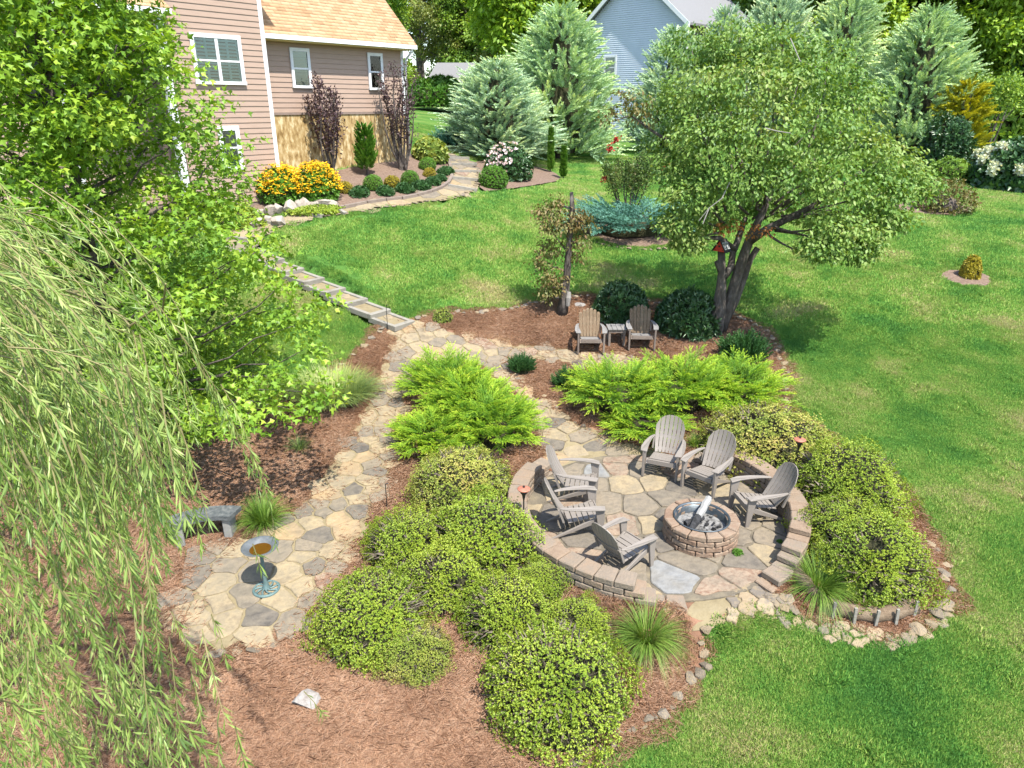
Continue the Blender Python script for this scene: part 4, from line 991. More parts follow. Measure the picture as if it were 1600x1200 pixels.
# leaf colours
M['twig_pale'] = leafmat('bare_twig', [(.09, .07, .05), (.18, .15, .115), (.26, .22, .18)], trans=0.0, rough=.9, spec=.1)
LM = {}
LM['azalea'] = leafmat('azalea_leaf', [(0.086, 0.150, 0.022), (0.188, 0.284, 0.030), (0.312, 0.397, 0.041), (0.453, 0.480, 0.076)], .25, wscale=1.6)
LM['azalea_pink'] = leafmat('azalea_leaf_blush', [(0.106, 0.166, 0.030), (0.227, 0.302, 0.045), (0.393, 0.393, 0.090), (0.544, 0.408, 0.182)], .25, wscale=2.2, wamt=.5)
LM['gold_juniper'] = leafmat('gold_juniper', [(0.034, 0.112, 0.014), (0.116, 0.258, 0.022), (0.312, 0.472, 0.030), (0.649, 0.651, 0.075)], .24, rough=.6, wamt=.10)
LM['dark'] = leafmat('dark_glossy_leaf', [(0.016, 0.046, 0.016), (0.031, 0.085, 0.026), (0.058, 0.130, 0.039), (0.117, 0.195, 0.065)], .15, rough=.35, spec=.5)
LM['mugo'] = leafmat('mugo_needle', [(0.019, 0.058, 0.019), (0.039, 0.111, 0.029), (0.078, 0.169, 0.039)], .12)
LM['maple'] = leafmat('maple_leaf', [(0.066, 0.142, 0.019), (0.140, 0.268, 0.026), (0.253, 0.395, 0.040), (0.448, 0.520, 0.075)], .34, rough=.45, wscale=.8, wamt=.3)
LM['willow'] = leafmat('willow_leaf', [(0.084, 0.142, 0.042), (0.169, 0.262, 0.061), (0.289, 0.373, 0.095), (0.440, 0.464, 0.210)], .30, rough=.42, spec=.45, wscale=1.0, wamt=.2)
LM['dogwood'] = leafmat('dogwood_leaf', [(0.043, 0.106, 0.023), (0.090, 0.188, 0.035), (0.160, 0.270, 0.050), (0.234, 0.320, 0.081), (0.266, 0.239, 0.086)], .28, rough=.5, wscale=.7, wamt=.4)
LM['sick'] = leafmat('fading_leaf', [(0.060, 0.090, 0.026), (0.132, 0.156, 0.042), (0.204, 0.156, 0.060), (0.204, 0.090, 0.042)], .25, wscale=1.5, wamt=.4)
LM['orange'] = leafmat('orange_leaf', [(.14, .12, .03), (.33, .13, .035), (.42, .16, .05)], .25)
LM['cedar'] = leafmat('cedar_spray', [(0.148, 0.261, 0.149), (0.295, 0.455, 0.250), (0.503, 0.654, 0.329), (0.798, 0.835, 0.341)], .12, rough=.65, spec=.2, wscale=.4, wamt=.25)
LM['cedar_blue'] = leafmat('blue_cedar_spray', [(0.138, 0.244, 0.165), (0.278, 0.429, 0.282), (0.528, 0.670, 0.427), (0.832, 0.855, 0.485)], .12, rough=.65, spec=.2, wscale=.4, wamt=.25)
LM['blue_juniper'] = leafmat('blue_juniper', [(0.022, 0.072, 0.055), (0.055, 0.165, 0.121), (0.132, 0.297, 0.231), (0.209, 0.396, 0.308)], .12, rough=.6)
LM['wood_a'] = leafmat('woodland_leaf', [(0.055, 0.120, 0.023), (0.135, 0.250, 0.038), (0.248, 0.379, 0.056), (0.427, 0.541, 0.095)], .3, wscale=.35, wamt=.35)
LM['wood_b'] = leafmat('woodland_leaf_bright', [(0.068, 0.146, 0.018), (0.169, 0.291, 0.029), (0.304, 0.451, 0.043), (0.439, 0.553, 0.072)], .3, wscale=.35, wamt=.3)
LM['wood_c'] = leafmat('woodland_leaf_olive', [(0.070, 0.101, 0.025), (0.150, 0.195, 0.051), (0.246, 0.280, 0.075), (0.333, 0.321, 0.101)], .3, wscale=.35, wamt=.3)
LM['plum'] = leafmat('plum_leaf', [(.022, .012, .018), (.055, .028, .035), (.10, .06, .062), (.15, .095, .09)], .2)
LM['yellow_conifer'] = leafmat('yellow_conifer', [(0.120, 0.156, 0.012), (0.360, 0.360, 0.018), (0.600, 0.540, 0.036)], .2)
LM['bright'] = leafmat('bright_conifer', [(.03, .10, .012), (.075, .19, .018), (.15, .28, .03)], .2)
LM['box'] = leafmat('boxwood_leaf', [(0.048, 0.144, 0.014), (0.102, 0.240, 0.022), (0.168, 0.324, 0.036)], .2)
LM['goldbox'] = leafmat('golden_leaf', [(.14, .13, .015), (.30, .25, .02), (.44, .37, .04)], .2)
LM['varieg'] = leafmat('variegated_leaf', [(0.044, 0.099, 0.017), (0.132, 0.209, 0.033), (0.330, 0.374, 0.077), (0.528, 0.506, 0.165)], .25)
LM['grassy'] = leafmat('ornamental_grass', [(0.047, 0.106, 0.018), (0.108, 0.213, 0.030), (0.203, 0.312, 0.054), (0.338, 0.375, 0.120)], .3)
LM['lavender'] = leafmat('grey_green_mound', [(0.094, 0.156, 0.077), (0.204, 0.296, 0.094), (0.344, 0.423, 0.110), (0.469, 0.453, 0.250)], .25)
LM['yellow_flower'] = leafmat('yellow_petal', [(0.550, 0.287, 0.008), (0.726, 0.460, 0.012), (0.792, 0.575, 0.030)], .2)
LM['pink'] = leafmat('pale_pink_petal', [(.55, .38, .42), (.70, .58, .58), (.76, .70, .68)], .2)
LM['red_flower'] = leafmat('red_petal', [(.35, .02, .02), (.55, .04, .04)], .2)
LM['white_bloom'] = leafmat('white_petal', [(.50, .54, .36), (.68, .70, .55), (.78, .78, .68)], .2)
LM['myrtle'] = leafmat('myrtle_leaf', [(.03, .07, .018), (.065, .125, .028), (.11, .175, .04), (.19, .11, .05)], .25)
LM['clover'] = leafmat('weed_leaf', [(.06, .15, .02), (.12, .26, .03)], .25)

def plant(name, label, cat, group=None): 
    o = empty(name); tag(o, label, cat, group); return o
def place(root, loc, s, rz=0.0, label=None, first=[set()]):
    """the first call places the prototype itself, later calls a copy"""
    if root.name in first[0]:
        o = copy_tree(root)
    else:
        first[0].add(root.name); o = root
    o.location = loc; o.scale = s if hasattr(s, '__len__') else (s, s, s); o.rotation_euler = (0, 0, rz)
    if label: o['label'] = label
    return o
def mound_proto(name, label, cat, group, seed, R, hh, n, leaf, mat, core='twig', coref=.86, **k):
    o = plant(name, label, cat, group)
    link('foliage', mound_leaves(seed, R, hh, n, leaf, mat, **k), o)
    if k.get('bare'):
        r_ = np.random.default_rng(seed + 5); Dt_ = rdirs(900, r_); Dt_ = Dt_[Dt_[:, 2] > -.15]; a_ = Dt_ * np.array([R, R, hh]) * .62; a_[:, 2] += hh * .18
        link('twigs', tri_mesh('twigs', *leaves(a_, Dt_ + .35 * rdirs(len(Dt_), r_), rdirs(len(Dt_), r_), R * r_.uniform(.28, .44, len(Dt_)), R * .011, r=r_), M['twig_pale']), o)
    kk = {q: k[q] for q in ('low',) if q in k}
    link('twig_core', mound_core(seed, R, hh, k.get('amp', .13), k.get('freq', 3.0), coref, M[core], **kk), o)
    return o

# ------------------------------------------------------------------ azalea mounds round the patio
azl = [mound_proto('azalea_shrub', 'x', 'shrub', 'clipped azalea mounds round the patio', 100 + i, .6, .56, 9500, .0195, LM['azalea_pink' if i == 2 else 'azalea'], per=5, clump=.18, amp=.24, freq=3.4, coref=.74, bare=1) for i in range(3)]
AZ = [(722, 748, 165, 0, 2, 'azalea mound with pinkish tips just below the golden juniper clump'),
      (640, 838, 150, 0, 0, 'azalea mound touching the flagstone path edge beside the wire stake'),
      (755, 838, 195, 0, 1, 'broad azalea mound beside the torch on the lower block wall'),
      (580, 950, 185, 0, 0, 'azalea mound bulging towards the bird bath'),
      (648, 1000, 120, 0, 2, 'small azalea mound at the front edge facing the lone pale rock'),
      (700, 890, 150, 0, 1, 'azalea filling the middle of the clump between path and patio wall'),
      (795, 945, 165, 0, 0, 'azalea mound with bare brown twigs between its neighbours near the patio wall'),
      (845, 890, 95, 0, 1, 'narrow azalea pressed against the outside of the lower block wall'),
      (905, 960, 118, 0, 1, 'small neat azalea beside the stepped end of the lower wall'),
      (868, 1058, 236, 0, 0, 'largest round azalea mound alone in the open pine straw'),
      (1195, 685, 200, 0, 2, 'azalea mound beside the golden juniper behind the taller wall'),
      (1325, 748, 178, 0, 1, 'azalea mound beside the torch behind the taller wall'),
      (1325, 815, 150, 0, 0, 'azalea between two larger mounds on the lawn side of the taller wall'),
      (1362, 862, 184, 0, 1, 'big azalea mound above the staked straw roll')]
for i, (px, py, w, _, kind, lab) in enumerate(AZ):
    q = P(px, py, .3); rad = w / pxm(q) / 2
    sc = rad / .6
    place(azl[kind], (q.x, q.y, h(q.x, q.y) - .02), (sc, sc, min(sc * .86, 1.4)), i * 1.3, lab)

# ------------------------------------------------------------------ junipers
def juniper(name, label, cat, group, seed, mat, n=330, R=.55, hh=.62, L=.42, leafL=.085, leafW=.014, nodes=15, arch=-.12, elev=(.15, 1.1), core='twig', fans=0):
    r = np.random.default_rng(seed); o = plant(name, label, cat, group)
    th = r.uniform(0, 2 * np.pi, n); el = r.uniform(elev[0], elev[1], n); rr = np.sqrt(r.random(n)) * R * .75
    O = np.stack([rr * np.cos(th), rr * np.sin(th), hh * (.10 + .75 * (1 - rr / R) * r.uniform(.5, 1, n))], 1)
    D = np.stack([np.cos(el) * np.cos(th + r.normal(0, .3, n)), np.cos(el) * np.sin(th + r.normal(0, .3, n)), np.sin(el)], 1)
    Ln = L * r.uniform(.7, 1.25, n)
    if fans:   # each branch is a flat arching fan of smaller plumes
        D = unit(D); S = unit(np.cross(D, [0, 0, 1.0])); O2, D2, L2, T2 = [], [], [], []
        tone = r.random(n)
        for k in range(fans):
            s = .22 + .78 * (k + .5) / fans; sg = 1 if k % 2 else -1
            P_ = O + D * (Ln * s)[:, None] + np.array([0, 0, 1.0]) * (arch * Ln * s ** 2)[:, None]
            Dt = unit(D + np.array([0, 0, 2 * arch * s])); a_ = sg * r.uniform(.35, .75, n) * (1 - .75 * (s > .9))
            O2.append(P_); D2.append(Dt * np.cos(a_)[:, None] + S * np.sin(a_)[:, None] + r.normal(0, .10, (n, 3)) + [0, 0, .08]); L2.append(Ln * (.46 - .26 * s) * r.uniform(.8, 1.25, n)); T2.append(np.clip(tone * .5 + s * .5, 0, 1))
        O, D, Ln, tn = np.concatenate(O2), np.concatenate(D2), np.concatenate(L2), np.concatenate(T2)
        V_ = plumes(O, D, Ln, nodes, leafL, leafW, r, -.10, k=3, tone=tn)
    else: V_ = plumes(O, D, Ln, nodes, leafL, leafW, r, arch)
    link('foliage', tri_mesh('foliage', *V_, mat), o)
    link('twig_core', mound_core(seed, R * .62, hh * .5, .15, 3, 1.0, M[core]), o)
    return o
gj = [juniper('golden_juniper', 'x', 'juniper', 'golden feathery junipers', 210 + i, LM['gold_juniper'], n=170, R=.62, hh=.78, L=.68, leafL=.052, leafW=.011, nodes=8, arch=-.22, elev=(.2, 1.15), fans=13) for i in range(2)]
for i, (px, py, w, zs, lab) in enumerate([(700, 600, 130, 1.0, 'golden feathery juniper nearest the foot of the timber steps'), (678, 675, 120, .95, 'golden feathery juniper leaning over the flagstone path above the azaleas'), (775, 665, 130, 1.05, 'golden feathery juniper beside the walk leading down to the patio'), (735, 640, 130, 1.15, 'golden feathery juniper in the middle of the triangular clump'),
      (965, 612, 145, .9, 'golden feathery juniper spreading in front of the wooden chairs'), (1060, 610, 150, .95, 'golden feathery juniper between its neighbours behind the resin chairs'), (1150, 600, 140, .8, 'golden feathery juniper reaching to the stone edging of the lawn'), (1010, 650, 120, .62, 'low golden juniper over bare mulch behind the resin chairs')]):
    q = P(px, py, .35); s = w / pxm(q) / 1.75
    place(gj[i % 2], (q.x, q.y, h(q.x, q.y)), (s, s, s * zs), i * 1.9, lab)
mg = juniper('mugo_pine', 'x', 'pine', 'small dark mugo pines', 231, LM['mugo'], n=260, R=.26, hh=.34, L=.16, leafL=.055, leafW=.012, nodes=8, arch=.15, elev=(.2, 1.4))
for i, (px, py, w, lab) in enumerate([(815, 574, 54, 'small dark green mugo pine alone in brown mulch beside the walk'), (888, 598, 60, 'dark green mugo pine overlapped by golden juniper'), (1160, 560, 95, 'mid green low pine beside the multi-stemmed tree trunk')]):
    q = P(px, py, .12); s = w / pxm(q) / .72; place(mg, (q.x, q.y, h(q.x, q.y)), s, i * 2.0, lab)
bj = juniper('blue_juniper', 'spreading silvery blue juniper filling the stone-edged island', 'juniper', None, 241, LM['blue_juniper'], n=150, R=1.5, hh=.75, L=1.15, leafL=.10, leafW=.026, nodes=7, arch=-.16, elev=(.1, .75), fans=13)
q = P(993, 372); place(bj, (q.x, q.y + .5, h(q.x, q.y + .5)), (1.12, .72, 1.0), .3)
lb = juniper('blue_juniper', 'small spreading blue-green juniper beside the house corner', 'juniper', None, 242, LM['blue_juniper'], n=200, R=.9, hh=.55, L=.6, leafL=.16, leafW=.035, nodes=10, arch=-.1)
place(lb, P(704, 233), (.9, .9, 1.2))

# ------------------------------------------------------------------ rhododendrons and other leafy mounds
rh = mound_proto('rhododendron', 'x', 'shrub', 'dark rhododendrons behind the wooden chairs', 260, .6, .56, 900, .11, LM['dark'], per=7, asp=.27, clump=.10, amp=.1)
for i, (px, py, w, lab) in enumerate([(970, 468, 84, 'dark glossy rhododendron beside the small pale rock'), (1076, 486, 94, 'dark glossy rhododendron against the multi-stemmed tree trunk')]):
    q = P(px, py, .45); s = w / pxm(q) / 1.2; place(rh, (q.x, q.y, h(q.x, q.y)), (s, s, s * 1.12), i * 2.2, lab)
gs = mound_proto('golden_shrub', 'x', 'shrub', None, 262, .3, .30, 420, .045, LM['varieg'], per=6, asp=.55)
q = P(691, 493, .12); place(gs, (q.x, q.y, h(q.x, q.y)), 30 / pxm(q) / .6, 0, 'small rounded yellow-green shrub at the corner of the mulched tree bed')
ge_ = mound_proto('golden_euonymus', 'small bright gold and green shrub standing in a mulch ring on the lawn', 'shrub', None, 263, .3, .42, 520, .07, LM['goldbox'], per=5, asp=.6)
q = P(1515, 432); place(ge_, q, (.82, .82, 1.15))
bx = mound_proto('boxwood', 'x', 'shrub', 'clipped round green shrubs in the house bed', 264, .5, .50, 1500, .05, LM['box'], per=5, asp=.5, amp=.04, clump=.04, low=-.75)
for i, (px, py, w, lab) in enumerate([(771, 291, 45, 'large round clipped boxwood ball beside the pale pink flowering shrub'), (583, 295, 31, 'round green shrub in front of the upright twisted conifer'), (641, 287, 29, 'round green shrub below the plum-leaved tree at the house corner'), (668, 265, 27, 'round green shrub beside the variegated bush')]):
    q = P(px, py); s = w / pxm(q); place(bx, q, (s, s, s * .95), i * 1.1, lab)
gb = mound_proto('golden_mound', 'x', 'shrub', 'small golden mounds in the house bed', 265, .5, .50, 800, .07, LM['goldbox'], per=5, asp=.5, amp=.06, clump=.06, low=-.6)
for i, (px, py, w, lab) in enumerate([(540, 300, 24, 'small golden mound beside the yellow flowers'), (613, 291, 24, 'small golden mound between two round green shrubs'), (671, 276, 20, 'small golden mound near the bend of the house path')]):
    q = P(px, py); s = w / pxm(q); place(gb, q, s, i, lab)
dj = mound_proto('dwarf_juniper', 'x', 'shrub', 'dwarf dark green shrubs along the timber edging', 266, .5, .34, 520, .15, LM['mugo'], per=5, asp=.3, amp=.25, clump=.25, low=-.4, coref=.7)
for i, (px, py, w) in enumerate([(562, 305, 29), (602, 303, 26), (632, 299, 27), (658, 295, 27), (676, 288, 24), (688, 282, 20), (696, 272, 24)]):
    q = P(px, py); s = w / pxm(q); place(dj, q, s, i * .9, 'dwarf dark green shrub in the row along the brown timber edging')
vg = mound_proto('variegated_shrub', 'cream and green variegated shrub at the corner of the tan house', 'shrub', None, 267, .6, .62, 500, .16, LM['varieg'], per=5, asp=.6, low=-.5)
q = P(672, 251); place(vg, q, 50 / pxm(q) / 1.2)
pk = mound_proto('flowering_shrub', 'dark green shrub dotted with pale pink flowers behind the boxwood ball', 'shrub', None, 268, .9, .95, 1100, .13, LM['dark'], per=5, asp=.5, low=-.5)
r = np.random.default_rng(5); Df = rdirs(260, r); Df = Df[(Df[:, 2] > .0) & (Df[:, 0] < .35)]
link('blossom', tri_mesh('blossom', *leaves(np.repeat(Df * [.95, .95, 1.0] + [0, 0, .3], 4, 0), rdirs(len(Df) * 4, r) + np.repeat(Df, 4, 0), np.repeat(Df, 4, 0), .11, .10, r=r), LM['pink']), pk)
q = P(795, 277); place(pk, q, (1.0, 1.0, 1.0))
hy = mound_proto('hydrangea', 'hydrangea bush with round white flower heads in the far mulch bed', 'shrub', None, 269, 1.5, 1.15, 1500, .2, LM['dark'], per=5, asp=.6, low=-.2)
hb = tri_mesh('flower_head', *leaves(np.repeat(rdirs(40, r) * .13, 4, 0), rdirs(160, r), np.repeat(rdirs(40, r), 4, 0), .11, .1, r=r), LM['white_bloom'])
for i in range(13):
    a, e = r.uniform(math.pi * .75, math.pi * 1.9), r.uniform(.12, 1.1)
    o = link('flower_head', hb, hy); o.location = (1.55 * math.cos(e) * math.cos(a), 1.55 * math.cos(e) * math.sin(a), .2 + 1.2 * math.sin(e))
q = P(1582, 288); place(hy, q, (1.15, 1.15, 1.25))
dt = mound_proto('dark_evergreen', 'dark rounded evergreen shrub on the right lawn in front of the yellow conifer', 'shrub', None, 270, 1.0, 1.45, 1900, .16, LM['dark'], per=5, asp=.45, amp=.55, clump=.22, low=-.75)
q = P(1472, 268); place(dt, (q.x, q.y, q.z + .1), (1.05, 1.05, 1.0)); dt['label'] = 'dark rounded evergreen tree on the far lawn in front of the yellow conifer'
m1 = mound_proto('green_shrub', 'mid green loose shrub just below the dark evergreen', 'shrub', None, 271, .8, .7, 900, .12, LM['wood_a'], per=5, amp=.25, clump=.18); q = P(1478, 282); place(m1, q, 1.0)
m2 = mound_proto('fading_shrub', 'thin brownish shrub with fading leaves in a mulched lawn island', 'shrub', None, 272, .9, .9, 900, .10, LM['sick'], per=4, amp=.3, clump=.25, coref=.5, core='bark'); q = P(1472, 328); place(m2, q, (1, 1, 1.05))
m3 = mound_proto('leafy_perennial', 'loose light green leafy plant against the tall tan wall', 'plant', None, 273, .5, .75, 600, .12, LM['lavender'], per=5, amp=.25, clump=.2); q = P(366, 322); place(m3, q, (1, 1, 1))
m4 = mound_proto('creeping_plant', 'low creeping yellow-green plant spilling below the boulders', 'plant', None, 274, .8, .14, 700, .09, LM['azalea'], per=4, amp=.3, clump=.2); q = P(492, 331); place(m4, q, (1.1, .55, 1), .3)
m5 = mound_proto('path_weeds', 'tangle of light green weeds beside the upper end of the steps', 'plant', None, 275, .9, .45, 900, .10, LM['azalea'], per=5, amp=.3, clump=.25); q = P(355, 350); place(m5, q, (1.2, .7, 1))
m6 = mound_proto('far_juniper', 'spreading mid green juniper on the lawn near the grey-roofed house', 'shrub', None, 276, 2.6, 1.6, 1300, .34, LM['bright'], per=5, asp=.3, amp=.25, clump=.2); q = P(688, 163); place(m6, atY(690, 162, 58), 1.0)
for i, (px, py, s) in enumerate([(1152, 866, .13), (1218, 848, .08), (1222, 900, .07)]):
    if i == 0: w0 = mound_proto('weed_tuft', 'x', 'weed', 'weed tufts growing in the patio joints', 277, .5, .5, 130, .22, LM['clover'], per=5, core='twig', coref=.5)
    q = atZ(px, py, .05); place(w0, q, s, i, ['bright green weed tuft at the foot of the fire pit', 'weed tuft where the patio meets the taller wall', 'weed tuft beside the stepped end of the taller wall'][i])

# ------------------------------------------------------------------ grassy clumps
def grass_clump(name, label, cat, seed, n, L, W_, mat, spread=.06, lean=(.15, 1.1), group=None):
    r = np.random.default_rng(seed); o = plant(name, label, cat, group)
    th = r.uniform(0, 2 * np.pi, n); le = r.uniform(lean[0], lean[1], n); Ln = L * r.uniform(.6, 1.15, n)
    b = np.stack([np.cos(th) * spread * np.sqrt(r.random(n)), np.sin(th) * spread * np.sqrt(r.random(n)), np.zeros(n)], 1)
    hd = np.stack([np.cos(th), np.sin(th), 0 * th], 1); sd = np.stack([-np.sin(th), np.cos(th), 0 * th], 1); V_ = []; K = 5
    for k in range(K + 1):
        s = k / K; a = le * (s * 1.5)
        hor = Ln * (s * np.sin(le * .5 + le * s * .7)); ver = Ln * s * np.cos(np.minimum(1.75, le * .4 + le * s * .95))
        c = b + hd * hor[:, None] + np.array([0, 0, 1.0]) * ver[:, None]; w = W_ * (1 - s ** 2 * .92)
        V_ += [c + sd * w / 2, c - sd * w / 2]
    V_ = np.stack(V_, 1); m_ = V_.shape[1]; base = np.arange(n)[:, None] * m_; F_ = []
    for k in range(K): F_ += [base + [2 * k, 2 * k + 1, 2 * k + 3], base + [2 * k, 2 * k + 3, 2 * k + 2]]
    F_ = np.stack(F_, 1); rn = np.repeat(r.random(n), 2 * K)
    link('blades', tri_mesh('blades', V_.reshape(-1, 3), F_.reshape(-1, 3), rn, mat), o); return o
for px, py, w, nm, lab, mt, n, lean in ((1010, 1005, 86, 'ornamental_grass', 'green grassy clump at the stepped end of the lower block wall', 'grassy', 420, (.2, 1.2)), (1277, 925, 84, 'ornamental_grass', 'arching grassy clump spilling over the stepped end of the taller wall', 'grassy', 480, (.3, 1.3)),
        (413, 822, 66, 'ornamental_grass', 'dark green grassy tuft beside the stone bench', 'grassy', 420, (.1, 1.0)), (1086, 700, 34, 'ornamental_grass', 'small grassy tuft behind the resin chairs', 'grassy', 160, (.1, .8)), (468, 705, 36, 'ornamental_grass', 'thin straw-coloured grass tuft in the pine straw beside the path', 'lavender', 120, (.1, .9)),
        (910, 905, 30, 'ornamental_grass', 'small grassy tuft at the foot of the lower block wall', 'grassy', 90, (.2, 1.0))):
    q = P(px, py); o = grass_clump(nm, lab, 'grass clump', px, int(n * 2.2), 1, .0135, LM[mt], .16, (lean[0], lean[1] * 1.15), 'ornamental grass tufts'); s = w / pxm(q) / 1.25; place(o, q, s)
lv = grass_clump('lavender_mound', 'broad fine-leaved grey and yellow-green mound beside the left lawn edge', 'plant', 31, 2600, .62, .010, LM['lavender'], .55, (.1, 1.0)); q = P(520, 622); place(lv, q, (1.25, 1.05, .95))

# ------------------------------------------------------------------ plants along the house
fl = [plant('rudbeckia', l, 'flowers', 'yellow flowers by the house') for l in ('dense clump of yellow daisies beside the tan corner', 'dense clump of orange-yellow daisies beside the golden mound')]
for i, (px, py, w) in enumerate(((441, 312, 68), (496, 309, 70))):
    q = P(px, py); R = w / pxm(q) / 2; link('foliage', mound_leaves(280 + i, R, R * 1.15, 900, .11, LM['box'], per=5, asp=.4, amp=.15), fl[i]); link('twig_core', mound_core(280 + i, R, R * 1.1, .15, 3, .8, M['twig']), fl[i])
    r = np.random.default_rng(i); Df = rdirs(1500, r); Df = Df[Df[:, 2] > .08]; k = 5
    c = np.repeat(Df * [R * 1.05, R * 1.05, R * 1.2] * (1 + r.uniform(-.05, .16, (len(Df), 1))) + [0, 0, R * .25], k, 0)
    T = rdirs(len(c), r) * [1, 1, .35]; link('flower_heads', tri_mesh('flower_heads', *leaves(c, T, np.array([0, -.3, 1.0]) + .4 * rdirs(len(c), r), .062, .045, r=r), LM['yellow_flower']), fl[i])
    fl[i].location = q
def stems_tree(name, label, cat, seed, hgt, rad, nst, leaf, nl, mat, bark='bark', group=None, up=.9, base=.12, asp=.5):
    r = np.random.default_rng(seed); o = plant(name, label, cat, group); m = MB(); out = []
    for i in range(nst):
        a = 2 * math.pi * i / nst + r.uniform(-.3, .3); rr = rad * r.uniform(.25, 1.0); hh = hgt * r.uniform(.7, 1.0) * (1 - .25 * (rr / rad) ** 2)
        tip = Vector((rr * math.cos(a), rr * math.sin(a), hh)); b = Vector((base * math.cos(a) * .6, base * math.sin(a) * .6, 0))
        ps = limb(m, b, tip, hgt * .012, hgt * .003, r, .06, 6)
        k = nl // nst; t = np.sqrt(r.uniform(up ** 2 * .05 + (1 - up), 1, k)); pp = np.array([tuple(b.lerp(tip, float(x))) for x in t]); 
        pp = pp + r.normal(0, 1, (k, 3)) * rad * .18 * (1.1 - .5 * t[:, None]) * [1, 1, .8]
        out.append(leaves(pp, rdirs(k, r) + [0, 0, .5], rdirs(k, r) + [0, 0, .6], leaf * r.uniform(.7, 1.2, k), leaf * asp, r=r))
    m.build('stems', M[bark], o); link('foliage', tri_mesh('foliage', *merge(out), mat), o); return o
q = P(521, 281); place(stems_tree('plum_leaved_tree', 'slim plum-leaved tree in front of the yellow stucco foundation', 'tree', 301, 3.5, .75, 9, .11, 1900, LM['plum'], group='plum-leaved trees by the house'), q, 1.0)
q = P(629, 266); place(stems_tree('plum_leaved_tree', 'plum-leaved tree at the house corner by the downspout', 'tree', 302, 3.9, .85, 12, .10, 1900, LM['plum'], group='plum-leaved trees by the house'), q, 1.0)
hk = plant('hinoki_cypress', 'upright twisted bright green conifer in front of the stucco foundation', 'conifer'); r = np.random.default_rng(9)
n = 210; tt = r.random(n); th = r.uniform(0, 6.28, n); O = np.stack([.12 * np.cos(th), .12 * np.sin(th), .15 + 1.45 * tt], 1); D = np.stack([np.cos(th), np.sin(th), 1.3 + 0 * th], 1)
link('foliage', tri_mesh('foliage', *plumes(O, D, .42 * (1.1 - .6 * tt) * r.uniform(.7, 1.2, n), 9, .12, .04, r, .05), LM['bright']), hk); MB().tube([(0, 0, 0), (.02, 0, .8), (0, .02, 1.5)], [.05, .035, .01], 6).build('trunk', M['bark'], hk)
place(hk, P(574, 274), (1.0, 1.0, 1.0))
cyp = plant('column_cypress', 'x', 'conifer', 'thin columnar cypresses in the far mulch bed'); n = 260; tt = r.random(n); th = r.uniform(0, 6.28, n)
O = np.stack([.03 * np.cos(th), .03 * np.sin(th), .05 + 1.5 * tt], 1); D = np.stack([.45 * np.cos(th), .45 * np.sin(th), 1 + 0 * th], 1)
link('foliage', tri_mesh('foliage', *plumes(O, D, .22 * (1.1 - .5 * tt), 6, .07, .03, r, 0), LM['bright']), cyp); MB().tube([(0, 0, 0), (0, 0, 1.5)], [.02, .008], 6).build('trunk', M['bark'], cyp)
for px, py, tp, lab in ((860, 269, 200, 'taller thin column of cypress beside the cedar'), (880, 279, 228, 'shorter thin column of cypress at the corner of the far mulch bed')):
    q = P(px, py); place(cyp, q, (1.3, 1.3, (py - tp) / pxm(q) / 1.7), 0, lab)
cm = stems_tree('crepe_myrtle', 'small red-flowered crepe myrtle rising from the blue juniper island', 'tree', 305, 2.5, 1.0, 9, .085, 5200, LM['myrtle'], up=.74)
r = np.random.default_rng(77)
for (x, z) in ((-.72, 2.3), (-.9, 1.35), (-.55, 2.6), (1.15, 1.75)):
    c = np.array([x, -.1, z]) + r.normal(0, .05, (40, 3)); link('flower_cluster', tri_mesh('flower_cluster', *leaves(c, rdirs(40, r), rdirs(40, r), .09, .07, r=r), LM['red_flower']), cm)
q = P(985, 352); place(cm, (q.x, q.y + .6, h(q.x, q.y + .6)), 1.0)
# ------------------------------------------------------------------ conifers and woodland behind
def cedar(name, seed, hgt, rad, mat, n=1350, L=.95, leafL=.20, leafW=.04, label='x', group=None, low=.03):
    r = np.random.default_rng(seed); o = plant(name, label, 'conifer', group)
    t = low + (1 - low) * r.random(n) ** 1.25; th = r.uniform(0, 2 * np.pi, n)
    prof = np.interp(t, [0, .08, .25, .6, .85, 1], [.78, .98, 1.0, .86, .58, .12]) * lump(np.stack([np.cos(th), np.sin(th), t * 3], 1), r, .5, 2.8)
    rr = rad * prof * r.uniform(.55, .9, n)
    O = np.stack([rr * np.cos(th), rr * np.sin(th), t * hgt], 1); D = np.stack([np.cos(th), np.sin(th), r.uniform(.25, 1.3, n)], 1) + r.normal(0, .3, (n, 3))
    link('foliage', tri_mesh('foliage', *plumes(O, D, L * (.55 + .6 * prof) * r.uniform(.7, 1.2, n), 12, leafL, leafW, r, -.12), mat), o)
    m = MB(); m.tube([(0, 0, -.2), (.05, 0, hgt * .5), (0, 0, hgt * .96)], [hgt * .022, hgt * .014, .02], 8); m.build('trunk', M['bark'], o)
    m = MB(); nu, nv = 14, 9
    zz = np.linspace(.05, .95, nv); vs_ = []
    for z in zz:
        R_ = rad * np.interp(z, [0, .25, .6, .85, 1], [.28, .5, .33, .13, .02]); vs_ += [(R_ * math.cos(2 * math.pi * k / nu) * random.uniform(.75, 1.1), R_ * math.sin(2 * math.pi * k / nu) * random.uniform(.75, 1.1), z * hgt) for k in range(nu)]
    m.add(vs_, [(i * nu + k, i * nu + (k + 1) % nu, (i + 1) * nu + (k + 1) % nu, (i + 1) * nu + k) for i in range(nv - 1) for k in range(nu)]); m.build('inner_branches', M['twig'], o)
    return o
cd = [cedar('cedar', 401, 6.0, 2.0, LM['cedar']), cedar('cedar', 402, 6.0, 1.9, LM['cedar_blue'])]
